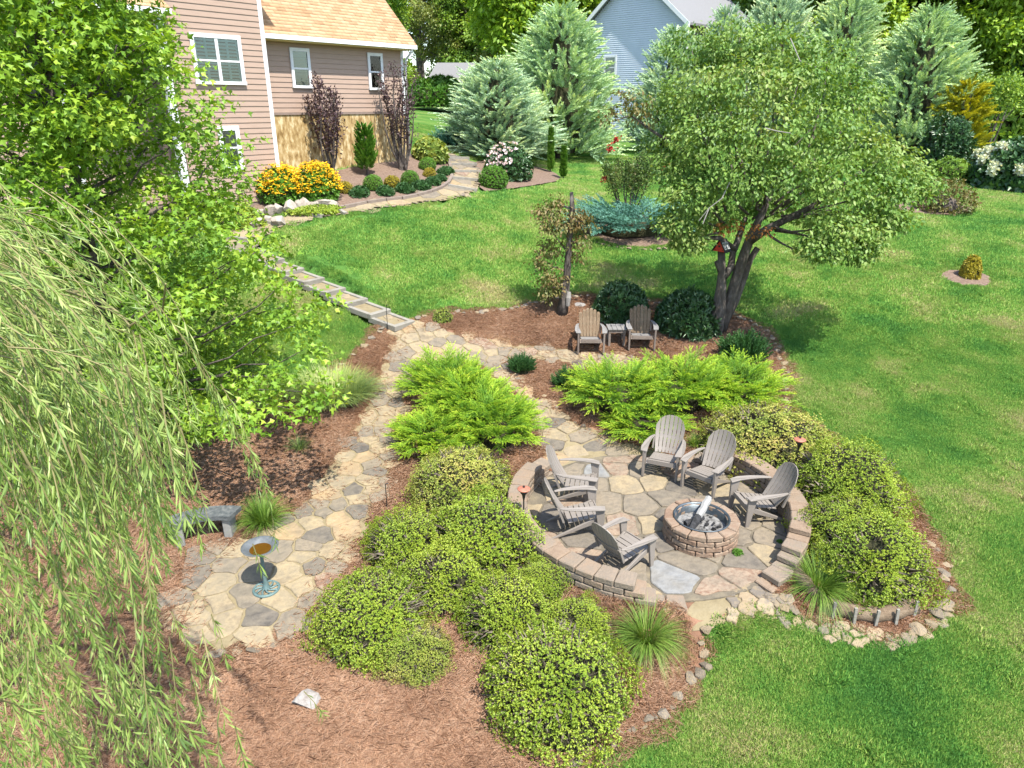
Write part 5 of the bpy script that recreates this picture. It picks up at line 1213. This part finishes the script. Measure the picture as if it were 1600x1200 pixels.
CED = [(776, 246, 158, 92, 33.5, 1, 'broad silvery green cedar behind the pink flowering shrub'), (873, 236, 175, 5, 37, 0, 'tallest grey-green cedar between the pink shrub and the blue-grey house'),
       (1045, 212, 120, 40, 40, 1, 'bluish cedar half hidden by the multi-stemmed tree, beside the blue-grey house'), (1422, 196, 150, 8, 40, 0, 'grey-green cedar beside the yellow conifer'),
       (1300, 190, 130, -30, 44, 0, 'tall grey-green cedar behind the multi-stemmed tree'), (1195, 190, 120, -25, 46, 1, 'bluish cedar rising behind the multi-stemmed tree crown'), (1120, 205, 90, 10, 44, 1, 'slim bluish cedar between the blue-grey house and the multi-stemmed tree')]
for i, (px, py, w, tp, Y, k, lab) in enumerate(CED):
    q = atY(px, py, Y); g = h(q.x, q.y); k_ = pxm(Vector((q.x, q.y, g + 3))); top = atY(px, tp, Y).z
    place(cd[k], (q.x, q.y, g), (w / k_ / 4.3,) * 2 + ((top - g) / 6.3,), i * 1.7, lab)
yc = cedar('yellow_conifer', 403, 4.0, 1.0, LM['yellow_conifer'], n=260, L=.75, leafL=.25, leafW=.06, label='bright yellow conifer beyond the dark evergreen')
q = atY(1502, 197, 37.5); place(yc, (q.x, q.y, h(q.x, q.y)), (.95, .95, .9))
dk = cedar('dark_conifer', 404, 9.0, 2.4, LM['mugo'], n=420, label='dark green conifer at the far edge of the woodland'); q = atY(1610, 170, 46); place(dk, (q.x, q.y, h(q.x, q.y)), 1)
mt = stems_tree('multi_stem_tree', 'light green multi-stemmed small tree beyond the hydrangea', 'tree', 410, 5.0, 2.0, 9, .20, 3000, LM['wood_a'], up=.6); q = atY(1546, 207, 38); place(mt, (q.x, q.y, h(q.x, q.y)), (.9, .9, .9))

def wood_tree(name, seed, hgt, rad, mat, leaf=.29, n=24000):
    r = np.random.default_rng(seed); o = plant(name, 'x', 'tree', 'tall trees of the woodland behind'); m = MB(); lobes = []
    th = .28 * hgt; m.tube([(0, 0, -.3), (.1, .05, th), (.0, .1, hgt * .7)], [hgt * .026, hgt * .018, hgt * .006], 8)
    K = 34
    for i in range(K):
        a = r.uniform(0, 6.28); z = hgt * r.uniform(.16, .93); e = rad * np.interp(z / hgt, [.1, .35, .6, .85, 1], [.8, 1, .95, .6, .2]); rr = e * r.uniform(.35, .8)
        c = Vector((rr * math.cos(a), rr * math.sin(a), z)); R_ = rad * r.uniform(.26, .28); lobes.append((c.x, c.y, c.z, R_, R_, R_ * .75, 1.0 / K))
        limb(m, (0, .05, min(z * .75, hgt * .66)), c, hgt * .008, .02, r, .08, 5, 5)
    m.build('trunk', M['bark'], o); link('crown', tri_mesh('crown', *crown_leaves(lobes, n, leaf, leaf * .62, r, droop=.3), mat), o); return o
wt = [wood_tree('woodland_tree', 501, 15, 4.6, LM['wood_a']), wood_tree('woodland_tree', 502, 15, 4.4, LM['wood_b']), wood_tree('woodland_tree', 503, 15, 4.8, LM['wood_c'])]
lab_w = ['tall mid green broadleaf tree in the woodland behind the lawns', 'tall bright green broadleaf tree in the woodland behind the lawns', 'tall olive green broadleaf tree in the woodland behind the lawns']
r = np.random.default_rng(55)
spots = [(555, 58, 0), (580, 66, 1), (700, 92, 2), (745, 90, 0), (835, 62, 2), (830, 84, 1), (885, 66, 0), (930, 62, 1), (965, 85, 0), (1010, 80, 1), (1080, 70, 0), (1140, 75, 1), (1200, 68, 2), (1255, 60, 1), (1330, 58, 2), (1380, 54, 1), (1440, 66, 0), (1490, 56, 1), (1530, 50, 1), (1505, 60, 1), (1600, 58, 1), (1360, 62, 1), (1415, 52, 1), (1465, 60, 1), (1300, 66, 1), (1555, 66, 1), (880, 56, 1), (845, 52, 1), (815, 55, 1), (905, 54, 1), (1350, 50, 1), (1475, 50, 0), (1560, 48, 1), (1250, 54, 0), (1600, 46, 1), (1580, 62, 0), (1640, 54, 1), (1700, 60, 0), (560, 75, 0), (500, 62, 1),
         (720, 112, 1), (820, 110, 0), (920, 110, 2), (1030, 110, 0), (1120, 105, 1), (1230, 95, 0), (1320, 92, 1), (1410, 90, 0), (1500, 88, 2), (1590, 90, 1), (660, 100, 2), (770, 120, 0), (870, 122, 1), (980, 120, 2)]
for i, (px, Y, k) in enumerate(spots):
    q = atY(px, 165, Y); g = h(q.x, q.y); s = r.uniform(.95, 1.3) * (1 if Y < 95 else 1.35)
    if 660 < px < 745 and Y < 95: s *= .8
    place(wt[k], (q.x, q.y, g), (s, s, s * r.uniform(.9, 1.15)), r.uniform(0, 6.3), lab_w[k])
# low understorey that closes the gaps at the foot of the woodland
us = mound_proto('understorey_bush', 'leafy understorey bush at the foot of the woodland', 'bush', 'understorey bushes under the woodland', 510, 2.6, 2.6, 1500, .36, LM['wood_a'], per=5, amp=.25, clump=.2)
for i, (px, Y) in enumerate([(600, 70), (790, 80), (830, 66), (850, 72), (900, 60), (1100, 62), (1160, 58), (1260, 54), (1340, 50), (1390, 48), (1450, 56), (1500, 62), (1560, 52), (1620, 46), (1010, 72), (960, 70), (1420, 46), (1480, 48), (1530, 46), (1590, 50), (1370, 56)]):
    q = atY(px, 165, Y); s = r.uniform(.8, 1.5); place(us, (q.x, q.y, h(q.x, q.y) - .2), (s, s, s * r.uniform(.9, 1.3)), i * 1.1)

# ------------------------------------------------------------------ the multi-stemmed tree by the wooden chairs
r = np.random.default_rng(600)
q = P(1112, 522); YT = q.y; bt = plant('dogwood_tree', 'spreading multi-stemmed tree with drooping olive green leaves and a birdhouse', 'tree'); bt.location = (0, 0, 0)
wp = lambda px, py, dy=0.0: atY(px, py, YT + dy)
m = MB()
def trunkline(pts, rads, n=10): m.tube([wp(*p) for p in pts], rads, n)
k = 1 / pxm(q)
trunkline([(1112, 530, 0), (1122, 490, 0), (1127, 450, 0), (1128, 425, 0), (1127, 392, 0)], [15 * k, 11 * k, 8 * k, 6 * k, 5.5 * k])
trunkline([(1127, 425, 0), (1121, 412, 0), (1119, 408, 0)], [5 * k, 4 * k, 3 * k], 6)
trunkline([(1130, 432, 0), (1142, 418, .1), (1145, 395, .2), (1152, 378, .3), (1165, 340, .5)], [7 * k, 6 * k, 5 * k, 5 * k, 4 * k], 8)
trunkline([(1126, 515, .1), (1140, 470, .1), (1152, 430, 0), (1162, 400, 0), (1172, 372, -.1), (1190, 335, -.2), (1215, 280, 0)], [10 * k, 8 * k, 8 * k, 7.5 * k, 6.5 * k, 5 * k, 3 * k])
trunkline([(1130, 505, .25), (1148, 470, .3), (1163, 430, .3), (1172, 405, .3), (1184, 387, .3)], [8 * k, 7 * k, 6 * k, 5 * k, 4.5 * k])
trunkline([(1172, 376, -.1), (1195, 360, -.3), (1230, 342, -.5), (1265, 325, -.7), (1300, 300, -.9), (1350, 265, -1.1)], [7 * k, 6 * k, 5 * k, 4 * k, 3 * k, 2 * k], 8)
trunkline([(1150, 390, .2), (1125, 372, 0), (1095, 372, -.3), (1070, 380, -.5)], [4 * k, 4 * k, 3 * k, 2 * k], 7)
LB = [(1085, 75, 1.0, 1), (1150, 62, .6, 1.05), (1225, 72, .4, 1.1), (1290, 95, .2, 1.05), (1335, 150, .2, 1.0), (1245, 135, -.8, 1.1), (1170, 130, -.9, 1.1), (1095, 140, -.5, 1.0), (1062, 165, .3, .9), (1055, 225, .3, .85), (1065, 265, -.4, .8), (1110, 215, -1.2, 1.1), (1185, 200, -1.5, 1.15),
      (1265, 205, -1.4, 1.15), (1335, 220, -.9, 1.05), (1390, 250, -.5, .95), (1425, 290, -.6, .75), (1375, 300, -1.0, .95), (1310, 285, -1.5, 1.0), (1235, 270, -1.5, 1.0), (1155, 275, -1.4, 1.0), (1085, 305, -1.0, .9), (1060, 345, -.9, .7), (1075, 375, -1.0, .45), (1120, 335, .6, .9), (1190, 315, .8, .9), (1250, 310, 1.0, 1.0),
      (1300, 350, -1.6, .75), (1345, 355, -1.4, .75), (1285, 385, -1.8, .55), (1340, 390, -1.6, .5), (1390, 340, -1.2, .6), (1200, 260, 1.2, 1.2), (1120, 180, 1.2, 1.2), (1290, 180, 1.2, 1.2), (1230, 110, 1.2, 1.1), (1150, 100, 1.2, 1.0)]
lobes = []
for px, py, dy, s in LB:
    c = wp(px, py, dy); lobes.append((c.x, c.y, c.z, .74 * s, .78 * s, .46 * s, 1.0))
    src = wp(1172, 350, .1) if px > 1120 else wp(1140, 360, .1)
    limb(m, src.lerp(c, .25), c, .035, .010, r, .1, 5, 6)
m.build('trunk', M['bark'], bt, smooth=True)
link('crown', tri_mesh('crown', *crown_leaves(lobes, 1000, .10, .062, r, droop=.9, shell=.30), LM['dogwood']), bt)
oc = [wp(1140, 355, -1.2), wp(1165, 358, -1.2), wp(1185, 360, -1.1)]
link('orange_leaves', tri_mesh('orange_leaves', *crown_leaves([(c.x, c.y, c.z, .3, .3, .12, 1) for c in oc], 55, .085, .05, r, droop=1.0), LM['orange']), bt)
sidec = [(950, 188, 0, .16), (965, 175, 0, .18), (985, 165, 0, .2), (1000, 158, 0, .25), (975, 150, 0, .15), (1010, 180, 0, .25)]
link('side_spray', tri_mesh('side_spray', *crown_leaves([(*wp(px, py, dy), s, s, s * .7, s / .2) for px, py, dy, s in sidec], 60, .10, .055, r, droop=1.1), LM['sick']), bt)
m = MB(); m.tube([wp(1060, 230, 0), wp(1020, 205, 0), wp(985, 180, 0), wp(958, 190, 0)], [.04, .03, .02, .01], 6); m.build('limb', M['bark'], bt)
m = MB()
for pts in (((1140, 285, -1.9), (1128, 310, -2.0), (1108, 325, -2.0), (1092, 345, -2.0)), ((1108, 325, -2.0), (1098, 350, -2.05)), ((1195, 200, -2.4), (1215, 205, -2.4), (1235, 208, -2.4)), ((1235, 60, -.6), (1250, 95, -.9), (1275, 105, -1.0))):
    m.tube([wp(*p) for p in pts], [.013, .010, .008, .006][:len(pts)], 5)
m.build('dead_twigs', M['pale_bark'], bt)
# birdhouse on the cut stem
bh = empty('birdhouse', wp(1127, 392, -.02) + Vector((0, 0, .0))); bh.rotation_euler = (0, 0, -.8); tag(bh, 'small red A-frame birdhouse with black lettered roof on a cut stem', 'birdhouse')
MB().add([(-.15, -.11, 0), (.15, -.11, 0), (0, -.11, .24), (-.15, .13, 0), (.15, .13, 0), (0, .13, .24)], [(0, 1, 2), (3, 5, 4), (0, 2, 5, 3), (1, 4, 5, 2), (0, 3, 4, 1)]).build('body', M['red'], bh)
for s in (-1, 1):
    a, b = Vector((s * .175, 0, -.015)), Vector((0, 0, .265)); nn = Vector((s * .8, 0, .55)).normalized() * .014
    MB().hexa([a + Vector((0, -.14, 0)), b + Vector((0, -.14, 0)), b + Vector((0, .16, 0)), a + Vector((0, .16, 0)), a + nn + Vector((0, -.14, 0)), b + nn + Vector((0, -.14, 0)), b + nn + Vector((0, .16, 0)), a + nn + Vector((0, .16, 0))]).build('roof_panel', M['iron'], bh)
mm = MB(); rr_ = random.Random(3)
for row, z in ((.30, .055), (.52, .075), (.72, .05)):
    for i in range(5):
        a, b = Vector((.175, 0, -.015)), Vector((0, 0, .265)); c = a.lerp(b, 1 - row) + Vector((.8, 0, .55)).normalized() * .017 + Vector((0, -.09 + .05 * i, 0)); d = (b - a).normalized() * z * .5
        e = Vector((0, .012, 0)); f = Vector((0, rr_.uniform(-.012, .012), 0)); mm.add([c - d - e + f, c - d + e + f, c + d + e - f, c + d - e - f], [(0, 1, 2, 3)])
mm.build('roof_lettering', M['white'], bh, fix=False)
MB().lathe([(.0005, 0), (.028, 0)], 14).mesh('x')
for x, z, rad_ in ((0, .12, .026), (-.09, .035, .012), (.09, .035, .012), (.0, .035, .010)):
    mb = MB(); mb.tube([(x, -.105, z), (x, -.114, z)], rad_, 12); mb.build('entry_hole', M['iron'], bh)

# ------------------------------------------------------------------ thin dying tree
q = P(877, 492); YS = q.y; sp = lambda px, py, dy=0.0: atY(px, py, YS + dy); ks = 1 / pxm(q)
stt = plant('dying_tree', 'thin leaning tree with bare top and fading reddish leaves beside the wooden chairs', 'tree'); m = MB()
m.tube([sp(877, 496), sp(881, 470), sp(885, 440), sp(888, 400), sp(891, 360), sp(894, 325), sp(893, 300)], [10 * ks, 8 * ks, 6 * ks, 5 * ks, 4.5 * ks, 4 * ks, 2.5 * ks], 9)
for a, b in (((889, 395), (862, 360)), ((890, 365), (852, 330)), ((887, 425), (858, 415)), ((892, 340), (915, 345)), ((886, 440), (862, 450)), ((893, 325), (872, 318)), ((890, 375), (908, 385))): limb(m, sp(*a), sp(*b, random.uniform(-.3, .3)), .03, .008, r, .1, 5, 5)
m.build('trunk', M['bark'], stt, smooth=True)
MB().tube([sp(887, 478, -.13), sp(888, 465, -.12), sp(889, 456, -.1)], [.05, .075, .05], 8).build('pruning_scar', M['pale_bark'], stt)
lobes = [(*sp(px, py, dy), s, s, s * .8, s / .3) for px, py, dy, s in ((860, 345, 0, .34), (847, 330, .1, .2), (868, 320, 0, .25), (900, 335, 0, .26), (912, 348, 0, .2), (862, 385, 0, .3), (850, 405, 0, .28), (862, 430, -.1, .32), (856, 455, 0, .28), (870, 445, .1, .25), (905, 375, 0, .2), (882, 350, -.1, .3), (902, 400, .1, .18))]
link('crown', tri_mesh('crown', *crown_leaves(lobes, 270, .095, .05, r, droop=1.1, shell=.2), LM['sick']), stt)

# ------------------------------------------------------------------ maple at the left
mp = plant('maple_tree', 'large dense bright green maple with lobed leaves beside the tan house', 'tree'); r = np.random.default_rng(620)
TX, TY = -6.9, 11.4; m = MB(); g = h(TX, TY); lobes = []
m.tube([(TX, TY, g - .2), (TX + .05, TY, 2.5), (TX, TY + .1, 5.5), (TX, TY, 9.5)], [.16, .13, .08, .02], 10)
K = 74
for i in range(K):
    z = .9 + 8.6 * ((i + .5) / K) ** .95; a = i * 2.39996 + r.uniform(-.3, .3); rad = np.interp(z, [.8, 1.5, 3, 5, 7, 9, 10], [2.3, 3.1, 3.05, 2.2, 1.75, 1.2, .5]) * r.uniform(.82, 1.1)
    tip = Vector((TX + rad * math.cos(a), TY + rad * math.sin(a) * .95, z + .25)); b = Vector((TX, TY, max(g + .5, z - rad * .45)))
    ps = limb(m, b, tip, .035, .008, r, .06, 5, 7)
    for t in (.38, .62, .82, 1.0):
        c = b.lerp(tip, t); s = (.34 + .22 * t) * r.uniform(.8, 1.2); lobes.append((c.x + r.normal(0, .15), c.y + r.normal(0, .15), c.z + r.normal(0, .1), s * 1.25, s * 1.25, s * .62, .7 + .5 * t))
for px, py, Y in ((455, 500, 10.6), (480, 545, 10.4), (430, 585, 9.9), (470, 640, 9.6), (420, 640, 9.4), (380, 660, 9.2), (440, 440, 10.8), (400, 400, 10.8), (325, 310, 10.9), (290, 205, 11), (265, 110, 11), (230, 60, 11), (500, 610, 9.9)):
    c = atY(px, py, Y); lobes.append((c.x, c.y, c.z, .34, .34, .2, .55)); limb(m, (TX, TY, max(g + .4, c.z - 1.2)), c, .03, .006, r, .05, 5, 7)
m.build('trunk', M['bark'], mp, smooth=True)
link('crown', tri_mesh('crown', *crown_leaves(lobes, 205, .105, .10, r, 'lobed', droop=.35, shell=.25), LM['maple']), mp)

# ------------------------------------------------------------------ weeping willow in the foreground
wl = plant('weeping_willow', 'weeping willow with long hanging strands of narrow pale green leaves', 'tree'); r = np.random.default_rng(640); m = MB(); tw = MB()
WX, WY = -6.2, 3.6
m.tube([(WX, WY, h(WX, WY) - .3), (WX + .15, WY, 1.5), (WX + .1, WY + .1, 3.2)], [.32, .25, .20], 10)
tops = []
for i in range(16):
    a = r.uniform(-.9, 1.35); L = r.uniform(1.2, 3.4); z = r.uniform(4.0, 6.6)
    tip = Vector((WX + L * math.cos(a), WY + L * math.sin(a), z - .25 * L)); limb(m, (WX + .1, WY + .1, r.uniform(2.4, 3.2)), tip, .09, .02, r, .12, 6, 8); tops.append(tip)
m.build('trunk', M['bark'], wl, smooth=True)
out = []; 
def strand(p0, d0, L, seedtone):
    n = max(8, int(L / .055)); ps = [Vector(p0)]; d = Vector(d0).normalized(); sway = Vector((r.normal(0, .05), r.normal(0, .05), 0))
    for i in range(n):
        d = (d + Vector((0, 0, -.075)) + sway * .2 + Vector(r.normal(0, .018, 3))).normalized(); ps.append(ps[-1] + d * (L / n))
    tw.tube(ps[::3], [.0045 - .003 * t for t in np.linspace(0, 1, len(ps[::3]))], 3, cap=False)
    A = np.array(ps); k = int(L / .019); t = np.sort(r.uniform(.03, 1, k)) * (len(A) - 1); i0 = np.minimum(t.astype(int), len(A) - 2); pt = A[i0] + (A[i0 + 1] - A[i0]) * (t - i0)[:, None]; dt = unit(A[i0 + 1] - A[i0])
    side = unit(np.cross(dt, rdirs(k, r))); Dl = dt * .75 + side * r.uniform(.25, .8, (k, 1)) + np.array([0, 0, -.25])
    out.append(leaves(pt, Dl, rdirs(k, r), r.uniform(.065, .115, k), r.uniform(.0085, .013, k), rnd=np.clip(r.random(k) * .6 + seedtone * .4, 0, 1), r=r, fold=.04))
# strands hang inside a volume read off the photograph: pixel start, distance along the ray, then fall freely
WREG = [(-60, 262), (50, 275), (110, 315), (165, 400), (215, 500), (265, 590), (310, 650), (330, 700), (300, 800), (275, 870), (285, 950), (310, 1010), (350, 1060), (390, 1150), (380, 1230), (-60, 1230)]
cnt = 0
while cnt < 500:
    px, py = r.uniform(-60, 400), r.uniform(255, 1180)
    if not inside(WREG, np.array([px]), np.array([py]))[0]: continue
    if px > 150 + (py - 420) * .2 and r.random() < .45: continue
    if py > 800 and r.random() < .62: continue
    t = r.uniform(2.9, 5.6)
    p0 = atT(px, py, t)
    if p0.z < .9: continue
    L = min(r.uniform(.4, 1.15), p0.z - h(p0.x, p0.y) - .25)
    if px > 215 and py < 900: L = min(L, .6)
    if L < .3: continue
    bias = .75 if py < 480 else .32
    if py < 560:      # the upper strands arch over from limbs further left
        out_d = Vector((r.uniform(.25, .8), r.uniform(-.3, .3), r.uniform(-.5, .15))); p0 = p0 + Vector((-r.uniform(.15, .45), 0, r.uniform(-.15, .05))); L = max(L, .8)
    else: out_d = Vector((r.uniform(-.4, .5) * bias + .05, r.uniform(-.3, .3), r.uniform(-1.2, -.3)))
    strand(p0 - out_d.normalized() * .2, out_d, L, r.random()); cnt += 1
for px, py, t, dx, L in ((385, 690, 4.4, .1, .85), (395, 850, 4.2, .05, .25), (330, 960, 4.3, .1, .4), (345, 600, 4.8, .2, .9), (300, 560, 4.8, .3, 1.1), (475, 1080, 4.6, .3, .3), (250, 480, 4.5, .3, 1.2), (130, 320, 4.4, .8, 1.7), (80, 300, 4.2, .8, 1.7), (170, 400, 4.6, .6, 1.5), (40, 280, 4.0, .9, 1.5)):
    p0 = atT(px, py, t); strand(p0, (dx, .05, -.5), L, r.random())
for i in range(9):   # arching woody shoots that carry the strands
    px, py = r.uniform(-40, 260), r.uniform(300, 1050); p = atT(px, py, r.uniform(3.6, 5.6)); limb(tw, tops[r.integers(0, len(tops))], p, .016, .006, r, .16, 4, 9)
tw.build('branches', M['twig_brown'], wl)['kind'] = 'stuff'
link('foliage', tri_mesh('foliage', *merge(out), LM['willow']), wl)

# ------------------------------------------------------------------ grass blades and pine needles (uncountable cover)
def blade_patch(name, n, half, L, W_, mat, seed, flat=False):
    r = np.random.default_rng(seed); ang = r.uniform(0, 6.283, n); rr = half * np.sqrt(r.random(n))
    c = np.stack([rr * np.cos(ang), rr * np.sin(ang), np.zeros(n)], 1); th = r.uniform(0, 6.283, n)
    if flat:
        D = np.stack([np.cos(th), np.sin(th), r.normal(0, .10, n)], 1); c[:, 2] = r.uniform(.004, .03, n); c -= D * L * .5; N_ = np.array([0, 0, 1.0]) + .3 * rdirs(n, r)
    else:
        ln = r.uniform(.15, 1.0, n); D = np.stack([np.cos(th) * ln, np.sin(th) * ln, np.ones(n)], 1); N_ = rdirs(n, r)
    me = tri_mesh(name, *leaves(c, D, N_, L * r.uniform(.6, 1.2, n), W_, r=r, fold=.1), mat)
    return bpy.data.objects.new(name, me)      # source of the instances only, never linked to the scene
def scatter(name, label, cat, pts, rot, scl, src):
    me = bpy.data.meshes.new(name); me.vertices.add(len(pts)); me.vertices.foreach_set('co', np.asarray(pts, np.float32).ravel())
    a = me.attributes.new('rot', 'FLOAT_VECTOR', 'POINT'); a.data.foreach_set('vector', np.asarray(rot, np.float32).ravel())
    b = me.attributes.new('scl', 'FLOAT', 'POINT'); b.data.foreach_set('value', np.asarray(scl, np.float32))
    o = link(name, me); tag(o, label, cat, kind='stuff'); me.materials.append(src.data.materials[0])
    g = bpy.data.node_groups.new(name, 'GeometryNodeTree'); g.interface.new_socket('Geometry', in_out='INPUT', socket_type='NodeSocketGeometry'); g.interface.new_socket('Geometry', in_out='OUTPUT', socket_type='NodeSocketGeometry')
    n = g.nodes; gi, go = n.new('NodeGroupInput'), n.new('NodeGroupOutput'); ip = n.new('GeometryNodeInstanceOnPoints'); oi = n.new('GeometryNodeObjectInfo'); oi.inputs[0].default_value = src
    ra, sa = n.new('GeometryNodeInputNamedAttribute'), n.new('GeometryNodeInputNamedAttribute'); ra.data_type = 'FLOAT_VECTOR'; ra.inputs[0].default_value = 'rot'; sa.data_type = 'FLOAT'; sa.inputs[0].default_value = 'scl'
    er = n.new('FunctionNodeEulerToRotation'); g.links.new(ra.outputs[0], er.inputs[0])
    g.links.new(gi.outputs[0], ip.inputs['Points']); g.links.new(oi.outputs['Geometry'], ip.inputs['Instance']); g.links.new(er.outputs[0], ip.inputs['Rotation']); g.links.new(sa.outputs[0], ip.inputs['Scale']); g.links.new(ip.outputs[0], go.inputs[0])
    md = o.modifiers.new('scatter', 'NODES'); md.node_group = g
    return o
def ground_rot(X, Y, r):
    e = .15; nx_ = -(H(X + e, Y) - H(X - e, Y)) / (2 * e); ny_ = -(H(X, Y + e) - H(X, Y - e)) / (2 * e); out = []
    for a, b, z in zip(nx_, ny_, r.uniform(0, 6.28, len(X))):
        qn = Vector((0, 0, 1)).rotation_difference(Vector((a, b, 1)).normalized()) @ Euler((0, 0, z)).to_quaternion(); out.append(tuple(qn.to_euler()))
    return np.array(out)
def in_view(X, Y, Z, mx=60):
    dpt = Y * CP - (Z - HC) * SP; u = X / dpt * FPX + 800; v = (-(Z - HC) * CP - Y * SP) / dpt * FPX + 600
    return (dpt > 1) & (u > -mx) & (u < 1600 + mx) & (v > 100) & (v < 1200 + 2 * mx)
def jgrid(x0, x1, y0, y1, s, r):
    X, Y = np.meshgrid(np.arange(x0, x1, s), np.arange(y0, y1, s)); X = X.ravel() + r.uniform(-.45, .45, X.size) * s; Y = Y.ravel() + r.uniform(-.45, .45, Y.size) * s; return X, Y
r = np.random.default_rng(700); NOGRASS = [BED, PATH, HPATH, HBED, HBED2, ISLE, RING, RBED, RBED2, STEPS, [(v.x, v.y) for v in patio_poly]]
def clear_of(X, Y, polys, pad=.10):
    ok = np.ones(X.shape, bool)
    for pl in polys:
        for dx, dy in ((0, 0), (pad, 0), (-pad, 0), (0, pad), (0, -pad)): ok &= ~inside(pl, X + dx, Y + dy)
    return ok
near = blade_patch('grass_patch', 900, .26, .058, .0075, M['grass'], 1); far = blade_patch('grass_patch_far', 700, .55, .085, .018, M['grass'], 2)
X, Y = jgrid(-14, 20, 3.5, 17, .21, r); k = clear_of(X, Y, NOGRASS, .16) & in_view(X, Y, H(X, Y), 420); X, Y = X[k], Y[k]
sc = .85 + .35 * r.random(len(X)) + .25 * np.sin(X * 3.1 + 2 * np.sin(Y * 2.3)) * np.sin(Y * 2.7); scatter('lawn_grass', 'short green lawn grass growing around the garden beds', 'grass', np.stack([X, Y, H(X, Y) - .004], 1), ground_rot(X, Y, r), sc, near); print('near grass', len(X))
X, Y = jgrid(-14, 34, 16.6, 42, .5, r); k = clear_of(X, Y, NOGRASS, .45) & in_view(X, Y, H(X, Y), 300); X, Y = X[k], Y[k]
scatter('far_lawn_grass', 'green lawn grass sloping up towards the houses', 'grass', np.stack([X, Y, H(X, Y) - .004], 1), ground_rot(X, Y, r), .8 + .4 * r.random(len(X)), far); print('far grass', len(X))
# thinner grass right up to the bed edges
tip = blade_patch('grass_patch_edge', 120, .10, .06, .008, M['grass'], 3)
X, Y = jgrid(-12, 14, 3.5, 24, .10, r); k = clear_of(X, Y, NOGRASS, .03) & ~clear_of(X, Y, NOGRASS, .30) & in_view(X, Y, H(X, Y)); X, Y = X[k], Y[k]
scatter('edge_grass', 'uneven grass fringe along the bed edges', 'grass', np.stack([X, Y, H(X, Y) - .004], 1), ground_rot(X, Y, r), .6 + .7 * r.random(len(X)), tip); print('edge', len(X))
tf = blade_patch('grass_tuft', 150, .075, .085, .009, M['grass'], 6)
X, Y = jgrid(-12, 16, 3.5, 22, .17, r); cl_ = np.sin(X * 2.3 + 1.7 * np.sin(Y * 1.9)) + np.sin(Y * 2.9 + 1.3 * np.sin(X * 1.4)) + r.normal(0, .7, X.size); k = clear_of(X, Y, NOGRASS, .10) & in_view(X, Y, H(X, Y), 200) & (cl_ > .75); X, Y = X[k], Y[k]
scatter('coarse_grass', 'coarse darker tufts and clover clumps scattered through the lawn', 'grass', np.stack([X, Y, H(X, Y) - .004], 1), ground_rot(X, Y, r), .6 + .8 * r.random(len(X)), tf); print('tufts', len(X))
nd = blade_patch('needle_patch', 640, .30, .16, .0032, M['needle'], 4, True)
X, Y = jgrid(-9, 9, 3.5, 20, .24, r); k = inside(BED, X, Y) & clear_of(X, Y, [PATH, [(v.x, v.y) for v in patio_poly], THR, STEPS], .10) & in_view(X, Y, H(X, Y)); X, Y = X[k], Y[k]
scatter('pine_straw', 'reddish brown pine straw mulch spread over the beds', 'mulch', np.stack([X, Y, H(X, Y) + .012], 1), ground_rot(X, Y, r), .8 + .4 * r.random(len(X)), nd); print('needles', len(X))
fw = blade_patch('needle_patch_thin', 40, .26, .10, .003, M['needle'], 5, True)
X, Y = jgrid(-9, 9, 3.5, 20, .20, r); k = inside(PATH, X, Y) & ~clear_of(X, Y, [BED], .0) & in_view(X, Y, H(X, Y)); near_edge = ~(inside(PATH, X + .28, Y) & inside(PATH, X - .28, Y) & inside(PATH, X, Y + .28) & inside(PATH, X, Y - .28)); k &= near_edge & (r.random(len(X)) < .55) & (np.hypot(X - PC[0], Y - PC[1]) > 2.3); X, Y = X[k], Y[k]
scatter('stray_needles', 'stray pine needles blown onto the flagstone path edges', 'mulch', np.stack([X, Y, H(X, Y) + .036], 1), ground_rot(X, Y, r), .8 + .4 * r.random(len(X)), fw)
